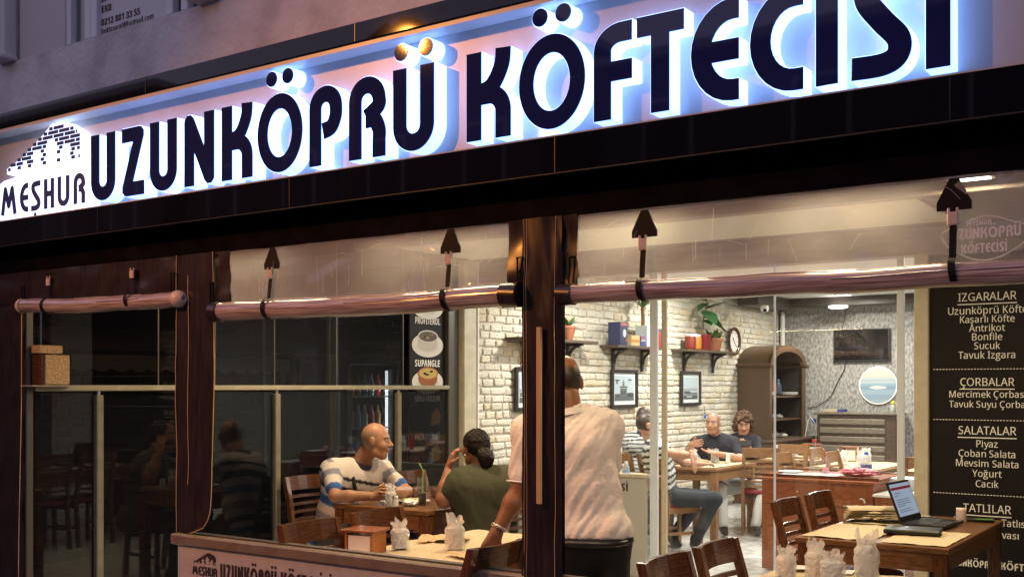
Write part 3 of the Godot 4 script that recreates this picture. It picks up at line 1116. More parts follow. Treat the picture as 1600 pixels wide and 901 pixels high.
	b.tube([V(-2.235 + ox, 1.952 + oy, .035), V(-2.17 + ox, 1.952 + oy, .035)], .042, 18)
	part("roll_border", b, "brown_vinyl", t)
	for x in [-1.879, -.793]: strap(t, x + ox, 2.25 + oy, 1.955 + oy, .039, true)
	b = MB.new()
	for s in [-.012, .012]: b.cbox(V(-2.215 + ox + s, 2.06 + oy, .03), V(.005, .10, .008), .001)
	b.cbox(V(-2.215 + ox, 2.11 + oy, .03), V(.034, .005, .008), .001)
	part("loop", b, "strap", t)
	# white print on the clear window
	for q in [["MEŞHUR", .014, -.755, 2.096, .075], ["UZUNKÖPRÜ", .034, -.80, 2.055, .205], ["KÖFTECİSİ", .030, -.77, 2.01, .135]]:
		var w = word_mesh(q[0], q[1], .001, .14, .9)
		o = part("lettering", w[0], "chalk_white", t, "white print " + q[0])
		o.position = V(q[2] + ox, q[3] + oy, .022)
		o.scale = V(q[4] / w[1], 1, 1)
	var ov = []
	for k in 61:
		var a = TAU * k / 60.0
		ov.append(V(-.70 + ox + cos(a) * (.125 + .012 * sin(a * 3)), 2.055 + oy + sin(a) * (.062 + .006 * cos(a * 4)), .022))
	b = MB.new()
	b.tube(ov, .0016, 5)
	part("print_outline", b, "chalk_white", t)

# ---------------------------------------------------------------- left side: glass wall, brick wall
func build_brick_wall():
	var t = thing("brick_wall", "cream stone brick side wall of the dining room", "wall", V(-5.95, 0, -8.2))
	var b = MB.new()
	b.box(V(-.10, 1.45, 0), V(.2, 2.9, 7.7))
	part("mortar_bed", b, "mortar", t)
	var tones = [Color(.65, .61, .53), Color(.59, .565, .50), Color(.68, .65, .59), Color(.61, .53, .40), Color(.56, .54, .49), Color(.66, .61, .51), Color(.66, .635, .57)]
	var lens = [.105, .14, .17, .20, .24]
	var meshes = {}
	var r = RandomNumberGenerator.new()
	r.seed = 77
	var make = func(mb, ln, hh, sd):
		# a roughly dressed stone: rounded block with uneven corners
		var q = RandomNumberGenerator.new()
		q.seed = sd
		var rows = []
		var ctr = Vector3.ZERO
		var prof = [[.0, 1.0, 1.0], [.006, .99, .98], [.012, .91, .86], [.016, .70, .58]]
		var jit = []
		for k in 8: jit.append(Vector2(q.randf_range(-.009, .009), q.randf_range(-.006, .006)))
		for p in prof:
			var ring = PackedVector3Array()
			var dirs = [Vector2(-1, -.8), Vector2(-.85, -1), Vector2(.85, -1), Vector2(1, -.8), Vector2(1, .8), Vector2(.85, 1), Vector2(-.85, 1), Vector2(-1, .8)]
			for k in 8:
				var d = dirs[k] * Vector2(ln / 2, hh / 2) + jit[k]
				ring.append(V(p[0] + q.randf_range(-.0015, .0015) * (1 if p[0] > 0 else 0), d.y * p[2], -d.x * (1.0 - (1.0 - p[1]) * hh / ln)))
			rows.append(ring)
		mb.grid(rows, true, false)
		mb.fan(V(.0165, 0, 0), rows[-1], Vector3.RIGHT)
	var todo = []
	var y = .06
	var row = 0
	while y < 2.86:
		var z = -3.80
		var hh = .059 + .008 * sin(row * 2.3)
		z += r.randf() * .1
		while z > -12.1 + 0.0:
			var li = r.randi() % 5
			var ln = lens[li]
			if z - ln < -12.1: break
			if z - ln / 2 < -4.38: todo.append([V(0, y + r.randf_range(-.004, .004), z - ln / 2), li, r.randi() % 7, hh, r.randi() % 3])
			z -= ln + .015
		y += hh + .0155
		row += 1
	# the pieces that show largest: those near the front and above the tables
	todo.sort_custom(func(a, b2): return (a[0].z - (3.0 if a[0].y < 0.95 or a[0].y > 2.45 else 0.0)) > (b2[0].z - (3.0 if b2[0].y < 0.95 or b2[0].y > 2.45 else 0.0)))
	var rest = MB.new()
	for k in todo.size():
		var q = todo[k]
		var jx = r.randf_range(-.004, .005)
		if k < 300:
			var key = "%d_%d_%d" % [q[1], q[2], q[4]]
			if not meshes.has(key):
				var mb = MB.new()
				mb.col = tones[q[2]]
				make.call(mb, lens[q[1]], .062, q[1] * 31 + q[4])
				meshes[key] = mb.mesh()
			var o = part("brick", meshes[key], "brick", t)
			o.position = q[0] - V(0, 0, -8.2) + V(jx, 0, 0)
		else:
			rest.col = tones[q[2]]
			rest.xf = Transform3D(Basis(), q[0] - V(0, 0, -8.2) + V(jx, 0, 0))
			make.call(rest, lens[q[1]], q[3], q[1] * 31 + q[4])
	rest.xf = Transform3D()
	part("far_bricks", rest, "brick", t).set_meta("kind", "stuff")

func build_side_glass():
	var t = thing("glass_wall", "dark glass side wall with steel rail beside the couple's table", "glass wall", V(-5.95, 0, -2.1))
	var b
	var zs = [-.06, -.49, -1.97, -3.33, -4.0]
	var oz = 2.1
	for k in 4:
		var a = zs[k]
		var d = zs[k + 1]
		b = MB.new()
		b.box(V(0, .80, (a + d) / 2 + oz), V(.008, 1.52, abs(a - d) - .03))
		part("lower_pane", b, "side_glass", t)
	var us = [-.06, -.95, -1.42, -1.97, -2.62, -3.42, -4.0]
	for k in 5:
		b = MB.new()
		b.box(V(-.012, 2.17, (us[k] + us[k + 1]) / 2 + oz), V(.008, 1.13, abs(us[k] - us[k + 1]) - .012))
		part("upper_pane", b, "side_glass_clear", t)
	b = MB.new()
	b.cbox(V(.01, 1.588, -2.03 + oz), V(.05, .036, 3.95), .006)
	part("rail", b, "rail_metal", t, "pale metal rail")
	for z in [-.49, -1.97, -3.33]:
		b = MB.new()
		b.cbox(V(.012, .785, z + oz), V(.045, 1.52, .05), .005)
		part("post", b, "post_metal", t)
		b = MB.new()
		b.cyl(V(.012, 1.545, z + oz), V(.012, 1.57, z + oz), .012)
		part("post_pin", b, "steel", t)
	for z in us.slice(1, 6):
		b = MB.new()
		b.cbox(V(-.012, 2.17, z + oz), V(.014, 1.13, .012), .002)
		part("joint", b, "steel_dark", t)
	b = MB.new()
	b.cbox(V(-.03, 1.37, -4.09 + oz), V(.09, 2.72, .15), .006)
	part("corner_post", b, "steel_dark", t, "dark grey corner post")
	b = MB.new()
	b.cbox(V(.0, 1.37, -4.265 + oz), V(.14, 2.72, .19), .008)
	part("end_post", b, "champagne", t, "cream metal end post")
	b = MB.new()
	b.cbox(V(.065, 1.37, -4.375 + oz), V(.03, 2.72, .025), .004)
	part("trim", b, "porcelain", t)
	b = MB.new()
	b.cbox(V(-.01, 1.37, -.03 + oz), V(.06, 2.72, .05), .006)
	part("front_post", b, "steel_dark", t)
	# dessert poster strip standing behind the glass
	t = thing("dessert_board", "black dessert menu strip with pictured bowls behind the side glass", "menu board", V(-5.972, 0, -3.765))
	b = MB.new()
	b.box(V(-.012, 1.37, 0), V(.02, 2.7, .48))
	part("board", b, "board_black", t)
	var tx = [["PROFİTEROL", 2.165, .058], ["SUPANGLE", 1.797, .058], ["SÜTLÜ TATLILAR", 1.49, .05], ["PASTA ÇEŞİTLERİ", 1.16, .05]]
	for q in tx:
		var tm = text_mesh(q[0], q[2], true)
		var o = part("lettering", tm, "chalk_white", t, "white word " + q[0])
		o.rotation.y = PI / 2
		var w = tm.get_aabb().size.x
		o.scale = V(min(1.0, .34 / w), 1, 1)
		o.position = V(.0, q[1], 0)
	# printed bowls on saucers
	var lay = func(called, y, z, rx, ry, cc, lift, cut = -2.0):
		var pp = []
		for k in 32:
			var an = TAU * k / 32
			pp.append(Vector2(cos(an) * rx, max(sin(an), cut) * ry))
		var mb = MB.new()
		mb.col = cc
		mb.prism(pp, -.0004, .0004)
		var o = part(called, mb, "satin", t)
		o.rotation.y = PI / 2
		o.position = V(.0015 + lift * .001, y, z)
	for q in [[2.0, Color(.06, .028, .012), Color(.50, .46, .42), Color(.34, .28, .10)], [1.68, Color(.52, .38, .10), Color(.30, .09, .03), Color(.08, .07, .05)], [2.33, Color(.30, .1, .05), Color(.5, .46, .42), Color(.4, .3, .1)]]:
		lay.call("plate_print", q[0] - .045, 0, .215, .105, Color(.66, .65, .62), 0)
		lay.call("plate_print", q[0] - .050, 0, .15, .06, Color(.56, .55, .52), 1)
		lay.call("bowl_print", q[0] - .01, 0, .13, .085, q[2], 2)
		lay.call("bowl_print", q[0] + .03, 0, .14, .055, q[2] * 1.25, 3)
		lay.call("filling_print", q[0] + .03, 0, .122, .044, q[1], 4)
		for k in 6: lay.call("topping_print", q[0] + .03 + .018 * sin(k * 1.9), .05 * cos(k * 2.4), .016, .010, q[3], 5)
	for q in [[1.32, Color(.42, .22, .07)], [1.0, Color(.5, .36, .14)]]:
		b = MB.new()
		b.col = q[1]
		b.prism([Vector2(-.03, -.07), Vector2(.10, -.05), Vector2(.12, .02), Vector2(.07, .09), Vector2(.0, .05)], -.004, .004)
		var o = part("cake_picture", b, "satin", t)
		o.rotation.y = PI / 2
		o.position = V(.002, q[0], -.06)

func build_neighbour():
	# dim passage seen through the side glass
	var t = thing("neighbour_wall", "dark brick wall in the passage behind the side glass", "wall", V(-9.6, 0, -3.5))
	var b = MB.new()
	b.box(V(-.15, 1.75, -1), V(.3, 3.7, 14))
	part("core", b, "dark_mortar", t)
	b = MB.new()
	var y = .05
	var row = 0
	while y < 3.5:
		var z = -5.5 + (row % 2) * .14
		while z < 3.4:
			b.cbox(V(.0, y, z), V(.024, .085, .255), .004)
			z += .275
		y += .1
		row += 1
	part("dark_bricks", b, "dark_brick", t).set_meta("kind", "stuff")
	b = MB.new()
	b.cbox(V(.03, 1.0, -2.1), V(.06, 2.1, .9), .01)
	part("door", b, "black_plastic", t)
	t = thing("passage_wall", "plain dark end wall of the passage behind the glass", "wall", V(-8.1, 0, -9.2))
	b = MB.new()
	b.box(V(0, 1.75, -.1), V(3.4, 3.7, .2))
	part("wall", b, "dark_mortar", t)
	t = thing("passage_roof", "flat roof over the passage behind the side glass", "roof", V(-7.98, 2.95, -4.9))
	b = MB.new()
	b.box(V(0, .08, 0), V(3.6, .16, 9.0))
	part("slab", b, "dark_mortar", t)
	# awning with scalloped edge
	t = thing("awning", "faded beige awning with a scalloped edge seen through the dark glass", "awning", V(-9.33, 1.86, -3.35))
	b = MB.new()
	b.box(V(.3, .17, 0), V(.9, .012, 2.6), Basis(Vector3(0, 0, 1), -.30))
	part("canopy", b, "awning_cloth", t)
	var rows = [PackedVector3Array(), PackedVector3Array()]
	for k in 79:
		var z = -1.3 + k * 2.6 / 78
		rows[0].append(V(.735, .035, z)); rows[1].append(V(.745, -.10 - .03 * abs(sin(k * PI / 6.0)), z))
	b = MB.new()
	b.grid(rows)
	part("valance", b, "awning_cloth", t)
	b = MB.new()
	b.tube([V(.73, .045, -1.32), V(.73, .045, 1.32)], .022, 10)
	part("front_bar", b, "steel_dark", t)
	# balustrade
	t = thing("balustrade", "pale stone balustrade glimpsed behind the dark side glass", "balustrade", V(-8.9, 1.58, -6.05))
	b = MB.new()
	b.cbox(V(0, .36, 0), V(.12, .06, 2.6), .008)
	part("top_rail", b, "old_white", t)
	b = MB.new()
	b.cbox(V(0, .0, 0), V(.12, .06, 2.6), .008)
	part("bottom_rail", b, "old_white", t)
	b = MB.new()
	b.lathe([Vector2(.03, .03), Vector2(.03, .06), Vector2(.045, .12), Vector2(.025, .22), Vector2(.022, .28), Vector2(.035, .31), Vector2(.035, .33)], 12)
	var bm = b.mesh()
	for k in 17:
		var o = part("baluster", bm, "old_white", t)
		o.position = V(0, 0, -1.2 + k * .15)
	b = MB.new()
	b.box(V(0, -.75, 0), V(.2, 1.44, 2.6))
	part("base", b, "dark_mortar", t)
	# chipboard crate on the rail and a lit cooler
	t = thing("chipboard_crate", "rough chipboard crate standing on the rail at the far left", "crate", V(-5.875, 1.607, -.125))
	b = MB.new()
	b.cbox(V(0, .088, -.02), V(.09, .175, .16), .005)
	part("crate", b, "chip_board", t)
	b = MB.new()
	b.cbox(V(.0, .207, .02), V(.085, .048, .15), .004)
	part("plank", b, "chip_board", t)
	b = MB.new()
	b.cbox(V(0, .088, .078), V(.09, .175, .022), .003)
	part("side_board", b, "wood_chair", t)
	b = MB.new()
	b.cbox(V(0, -.006, 0), V(.12, .008, .30), .002)
	part("ledge", b, "rail_metal", t)
	t = thing("drinks_cooler", "glass door drinks cooler with a lit tube behind the side glass", "cooler", V(-7.25, 0, -4.15), PI / 2)
	b = MB.new()
	b.cbox(V(0, .92, -.30), V(.70, 1.84, .04), .01)
	b.cbox(V(-.33, .92, 0), V(.04, 1.84, .6), .01)
	b.cbox(V(.33, .92, 0), V(.04, 1.84, .6), .01)
	b.cbox(V(0, 1.82, 0), V(.66, .04, .6), .01)
	b.cbox(V(0, .10, 0), V(.66, .2, .6), .01)
	part("cabinet", b, "black_plastic", t)
	for y2 in [.5, .85, 1.2, 1.5]:
		b = MB.new()
		b.box(V(0, y2, 0), V(.6, .012, .5))
		part("shelf", b, "porcelain", t)
		for k in 6:
			b = MB.new()
			b.col = [Color(.5, .05, .03), Color(.45, .2, .02), Color(.1, .25, .4), Color(.55, .5, .4)][(k + int(y2 * 10)) % 4]
			b.lathe([Vector2(.0, .0), Vector2(.03, .0), Vector2(.032, .12), Vector2(.012, .17), Vector2(.012, .21), Vector2(.0, .21)], 10, V(-.24 + k * .095, y2 + .007, .15))
			part("bottle", b, "satin", t)
	b = MB.new()
	b.tube([V(.285, .3, .22), V(.285, 1.75, .22)], .014, 10)
	part("lamp_tube", b, "led_tube", t)
	area(t, V(.25, 1.05, .22), Vector2(.03, 1.4), .25, Color(.8, .9, 1.0), Vector3(0, 90, 0))
	for x in [-.35, .35]:
		b = MB.new()
		b.cbox(V(x, .95, .32), V(.04, 1.7, .03), .004)
		part("door_stile", b, "steel", t)
	b = MB.new()
	b.box(V(0, .95, .32), V(.66, 1.7, .008))
	part("door_glass", b, "window_glass", t)

# ---------------------------------------------------------------- partition between terrace and dining room
func build_partition():
	var t = thing("glass_partition", "clear glass partition with slim metal edges at the dining room front", "glass wall", V(-4.0, 0, -4.5))
	var ox = 4.0
	var b
	b = MB.new()
	b.box(V(-4.62 + ox, 1.32, 0), V(.98, 2.44, .010))
	part("pane", b, "window_glass", t)
	b = MB.new()
	b.box(V(-3.57 + ox, 1.32, -.03), V(.92, 2.44, .010))
	part("pane", b, "window_glass", t)
	b = MB.new()
	b.box(V(-2.64 + ox, 1.32, .02), V(.90, 2.44, .010))
	part("pane", b, "window_glass", t)
	for q in [[-4.147, .07, "edge_white"], [-4.052, .045, "champagne"], [-3.106, .010, "edge_white"], [-2.154, .05, "edge_white"]]:
		b = MB.new()
		b.cbox(V(q[0] + ox, 1.31, 0.012), V(q[1], 2.46, .03), .003)
		part("stile", b, q[2], t)
	b = MB.new()
	b.cbox(V(-4.8 + ox, .04, .005), V(1.4, .08, .05), .004)
	part("sill", b, "champagne", t)
	# small glass gate frame beside the striped diner
	t = thing("low_partition", "low grey panel with printed name behind the standing man", "wall", V(-5.0, 0, -4.42))
	b = MB.new()
	b.box(V(.02, .43, 0), V(1.60, .82, .03))
	part("panel", b, "grey_panel", t)
	b = MB.new()
	b.cbox(V(.02, .855, 0), V(1.62, .03, .06), .005)
	part("cap_rail", b, "champagne", t)
	var wm = word_mesh("UZUNKÖPRÜ KÖFTECİSİ", .065, .002, .16, .8)
	var o = part("lettering", wm[0], "print_dark", t)
	o.position = V(-.20, .725, .017)
	o.scale = V(.86 / wm[1], 1, 1)
	# menu wall
	t = thing("menu_board", "large black menu board lettered in white beside the laptop table", "menu board", V(-1.0, 0, -4.5))
	ox = 1.0
	b = MB.new()
	b.box(V(.0, 1.27, -.10), V(2.0, 2.54, .15))
	part("wall", b, "champagne", t)
	b = MB.new()
	b.cbox(V(-2.008 + ox, 1.3, .005), V(.10, 2.5, .05), .006)
	part("edge_post", b, "champagne", t, "beige edge post")
	b = MB.new()
	b.box(V(.01, 1.28, -.012), V(1.93, 2.5, .02))
	part("board", b, "board_black", t)
	var cx = -1.575 + ox
	var lines = [["IZGARALAR", 2.222, .068, true], ["Uzunköprü Köfte", 2.127, .062, false], ["Kaşarlı Köfte", 2.065, .058, false], ["Antrikot", 2.003, .058, false], ["Bonfile", 1.942, .058, false], ["Sucuk", 1.880, .058, false], ["Tavuk Izgara", 1.815, .060, false], ["ÇORBALAR", 1.627, .066, true], ["Mercimek Çorbası", 1.542, .056, false], ["Tavuk Suyu Çorba", 1.472, .056, false], ["SALATALAR", 1.289, .068, true], ["Piyaz", 1.197, .058, false], ["Çoban Salata", 1.128, .058, false], ["Mevsim Salata", 1.060, .058, false], ["Yoğurt", .990, .058, false], ["Cacık", .918, .058, false], ["TATLILAR", .746, .068, true], ["Hayrabolu Tatlısı", .655, .058, false], ["İrmik Helvası", .572, .058, false]]
	for q in lines:
		var tm = text_mesh(q[0], q[2] * .80, false)
		tm.horizontal_alignment = HORIZONTAL_ALIGNMENT_CENTER
		var ln = part("lettering", tm, "chalk_white", t, "white menu line " + q[0])
		ln.position = V(cx, q[1], .0)
		if q[0] == "Hayrabolu Tatlısı" or q[0] == "İrmik Helvası": ln.position.x = cx + .02
		if q[3]:
			var w = tm.get_aabb().size.x
			b = MB.new()
			b.box(V(cx, q[1] - q[2] * .72, .0), V(w * 1.02, .007, .003))
			part("underline", b, "chalk_white", t)
	for y in [1.719, 1.363, .843]:
		b = MB.new()
		var x = -1.925
		while x < -.1:
			b.box(V(x + ox, y, .0), V(.013, .005, .003))
			x += .021
		part("dashed_line", b, "chalk_white", t).set_meta("kind", "stuff")
	wm = word_mesh("UZUNKÖPRÜ", .050, .002, .14, .85)
	o = part("lettering", wm[0], "chalk_white", t)
	o.position = V(-1.83 + ox, .335, .0)
	o.scale = V(.31 / wm[1], 1, 1)
	wm = word_mesh("KÖFTECİSİ", .050, .002, .14, .85)
	o = part("lettering", wm[0], "chalk_white", t)
	o.position = V(-1.485 + ox, .335, .0)
	o.scale = V(.29 / wm[1], 1, 1)

# ---------------------------------------------------------------- furniture
func make_chair(label, inner = false):
	# faces +z, base at the middle of the seat
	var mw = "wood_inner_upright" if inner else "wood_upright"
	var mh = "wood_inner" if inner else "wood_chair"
	var t = thing("wooden_chair", label, "chair", Vector3.ZERO, 0.0, "slat back wooden chairs")
	var b
	for s in [-1, 1]:
		# back post: one swept piece from foot to top, leaning back
		b = MB.new()
		var prof = [V(s * .195, 0, -.235), V(s * .195, .25, -.205), V(s * .195, .46, -.195), V(s * .19, .62, -.215), V(s * .185, .78, -.25), V(s * .18, .94, -.295)]
		for k in prof.size() - 1:
			var a = prof[k]
			var d = prof[k + 1]
			var w0 = .017
			var q = [V(-w0, 0, -.019), V(w0, 0, -.019), V(w0, 0, .019), V(-w0, 0, .019)]
			for j in 4: b.quad(a + q[(j + 1) % 4], a + q[j], d + q[j], d + q[(j + 1) % 4])
		b.quad(prof[5] + V(-.017, 0, .019), prof[5] + V(.017, 0, .019), prof[5] + V(.017, 0, -.019), prof[5] + V(-.017, 0, -.019))
		part("back_post", b, mw, t)
		b = MB.new()
		b.cbox(V(s * .19, .215, .185), V(.036, .43, .036), .004)
		part("leg", b, mw, t)
		b = MB.new()
		b.cbox(V(s * .192, .19, -.02), V(.018, .028, .38), .003)
		part("stretcher", b, mh, t)
		b = MB.new()
		b.cbox(V(s * .19, .41, -.01), V(.022, .055, .36), .003)
		part("seat_rail", b, mh, t)
	b = MB.new()
	b.cbox(V(0, .41, .19), V(.35, .055, .022), .003)
	part("seat_rail", b, mh, t)
	var bow = func(y, hh, thick, called):
		var mb = MB.new()
		var zf = -.195 - pow(max(0.0, y - .46) / .48, 1.4) * .10
		var rows = []
		for k in 9:
			var x = -.168 + .336 * k / 8.0
			var z = zf - .028 * (1.0 - pow(x / .168, 2))
			var lean = -.22 * hh
			rows.append(PackedVector3Array([V(x, y - hh / 2, z + thick / 2 - lean / 2), V(x, y + hh / 2, z + thick / 2 + lean / 2), V(x, y + hh / 2 + .002, z + lean / 2), V(x, y + hh / 2, z - thick / 2 + lean / 2), V(x, y - hh / 2, z - thick / 2 - lean / 2), V(x, y - hh / 2 - .002, z - lean / 2)]))
		for k in 8:
			for j in 6:
				var l = (j + 1) % 6
				mb.quad(rows[k][j], rows[k + 1][j], rows[k + 1][l], rows[k][l])
		part(called, mb, mh, t)
	bow.call(.89, .10, .020, "top_rail")
	for k in 6: bow.call(.795 - k * .055, .020, .014, "slat")
	b = MB.new()
	var rows = []
	for q in [[.0, .86, 0.0], [.0, .96, 0.0], [.012, 1.0, 0.0], [.03, 1.0, 0.0], [.042, .94, 0.0], [.047, .6, 0.0], [.049, .0, 0.0]]:
		var r = PackedVector3Array()
		for k in 28:
			var a = TAU * k / 28
			var cx = sign(cos(a)) * pow(abs(cos(a)), .45)
			var cz = sign(sin(a)) * pow(abs(sin(a)), .45)
			r.append(V(cx * .205 * q[1], .437 + q[0], -cz * .205 * q[1] - .005))
		rows.append(r)
	b.grid(rows, true, false)
	part("seat", b, "seat_red", t, "red seat cushion")
	return t
func make_table(label, at, size, h, m, mleg, group = "wooden dining tables"):
	var t = thing("wooden_table", label, "table", at, 0.0, group)
	var b = MB.new()
	b.cbox(V(0, h - .016, 0), V(size.x, .032, size.y), .005)
	part("tabletop", b, m, t)
	for s in [-1, 1]:
		for u in [-1, 1]:
			b = MB.new()
			b.cbox(V(s * (size.x / 2 - .045), (h - .033) / 2, u * (size.y / 2 - .045)), V(.07, h - .033, .07), .005)
			part("leg", b, mleg, t)
		b = MB.new()
		b.cbox(V(s * (size.x / 2 - .035), h - .083, 0), V(.022, .10, size.y - .165), .003)
		part("apron", b, m, t)
		b = MB.new()
		b.cbox(V(0, h - .083, s * (size.y / 2 - .035)), V(size.x - .165, .10, .022), .003)
		part("apron", b, m, t)
	return t
func build_furniture():
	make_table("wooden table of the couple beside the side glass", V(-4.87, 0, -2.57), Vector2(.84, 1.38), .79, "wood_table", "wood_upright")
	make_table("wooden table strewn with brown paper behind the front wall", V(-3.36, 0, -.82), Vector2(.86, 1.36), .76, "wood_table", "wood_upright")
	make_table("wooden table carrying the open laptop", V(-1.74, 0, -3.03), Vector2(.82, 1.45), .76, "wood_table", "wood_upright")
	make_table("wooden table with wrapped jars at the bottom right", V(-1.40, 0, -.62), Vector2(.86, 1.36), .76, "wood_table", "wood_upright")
	make_table("brown table between the gesturing man and the diner in jeans", V(-4.93, 0, -7.2), Vector2(.74, 1.06), .76, "wood_inner", "wood_inner_upright")
	make_table("table just behind the low grey panel", V(-5.05, 0, -5.35), Vector2(.80, .86), .76, "wood_inner", "wood_inner_upright")
	make_table("table before the woman with the phone", V(-4.38, 0, -8.75), Vector2(.80, .90), .76, "wood_inner", "wood_inner_upright")
	make_table("far dining table behind the wooden desk", V(-3.5, 0, -8.0), Vector2(.80, 1.3), .76, "wood_inner", "wood_inner_upright")
	make_table("far dining table behind the tall white door edge", V(-2.55, 0, -7.9), Vector2(.80, 1.3), .76, "wood_inner", "wood_inner_upright")
	# chairs: facing +x is a turn of +90 degrees
	var E = PI / 2
	var c = make_chair("slat back chair under the man in the striped polo shirt")
	c.position = V(-5.55, 0, -2.15); c.rotation.y = E
	for q in [["chair showing only its top rail at the left of the paper strewn table", V(-3.55, 0, -.22), E], ["chair tucked behind the wooden napkin box", V(-3.60, 0, -.77), E], ["empty chair beside the striped polo man, farther along the side glass", V(-5.20, 0, -2.93), E], ["chair under the woman in the green shirt", V(-4.22, 0, -2.30), -E], ["dark chair that the standing man leans on", V(-2.93, 0, -.12), -E], ["nearest chair at the bottom edge, left of the wrapped jars", V(-1.61, 0, -.20), E], ["second chair from the bottom edge, right of the standing man", V(-1.61, 0, -.68), E], ["nearer of two shiny chairs at the laptop table", V(-2.0, 0, -2.54), E], ["farther of two shiny chairs at the laptop table", V(-1.98, 0, -3.04), E], ["chair at the bottom right corner below the menu board", V(-.82, 0, -1.12), -E]]:
		copy(c, q[0], q[1], q[2])
	var d = make_chair("brown chair under the diner in jeans", true)
	d.position = V(-4.72, 0, -6.02); d.rotation.y = PI - .55
	for q in [["brown chair under the gesturing man in the navy polo", V(-4.50, 0, -7.72), PI * 1.12], ["brown chair before the woman with the phone", V(-4.42, 0, -8.02), -.25], ["brown chair under the diner in the striped shirt seen from behind", V(-5.28, 0, -6.12), PI], ["far chair behind the plate on the wooden desk", V(-3.62, 0, -6.75), E * .95], ["far chair behind the pink bag", V(-3.28, 0, -7.25), E], ["far chair left of the water bottle", V(-3.62, 0, -7.75), E], ["far chair behind the water bottle on the desk", V(-3.05, 0, -8.1), -E], ["far chair beside the tall white door edge", V(-2.55, 0, -7.1), PI * 1.0], ["far chair beside the beige edge post", V(-2.3, 0, -8.3), -E]]:
		copy(d, q[0], q[1], q[2])
	# wooden desk
	var t = thing("service_desk", "red brown wooden desk with a tray top inside the dining room", "desk", V(-3.11, 0, -5.75))
	var b = MB.new()
	b.cbox(V(0, .40, .30), V(.96, .77, .02), .003)
	part("front_panel", b, "wood_desk", t)
	for s in [-1, 1]:
		b = MB.new()
		b.cbox(V(s * .47, .40, -.02), V(.022, .77, .61), .003)
		part("side_panel", b, "wood_desk", t)
	b = MB.new()
	b.cbox(V(0, .80, 0), V(1.0, .025, .68), .005)
	part("top", b, "wood_desk", t)
	b = MB.new()
	b.cbox(V(.0, .585, .312), V(.95, .006, .006), .001)
	part("groove_strip", b, "wood_chair", t)
	b = MB.new()
	b.cbox(V(.29, .68, .314), V(.30, .16, .012), .003)
	var dr = part("drawer", b, "wood_desk", t)
	b = MB.new()
	b.tube([V(.38, .67, .33), V(.40, .672, .345), V(.415, .665, .345), V(.42, .64, .335)], .007, 8)
	part("handle", b, "porcelain", dr, "white curved handle")
	b = MB.new()
	b.ball(V(-.16, .70, .312), .008, 8)
	part("knob", b, "steel", t)
	t = thing("desk_pedestal", "small white topped wooden pedestal beside the desk", "cabinet", V(-2.48, 0, -5.55))
	b = MB.new()
	b.cbox(V(0, .35, 0), V(.22, .70, .4), .004)
	part("body", b, "wood_desk", t)
	b = MB.new()
	b.cbox(V(0, .712, 0), V(.25, .022, .43), .004)
	part("top", b, "porcelain", t)
	b = MB.new()
	b.cbox(V(-.02, .77, -.42), V(.30, .10, .25), .006)
	part("tray_box", b, "edge_white", t)

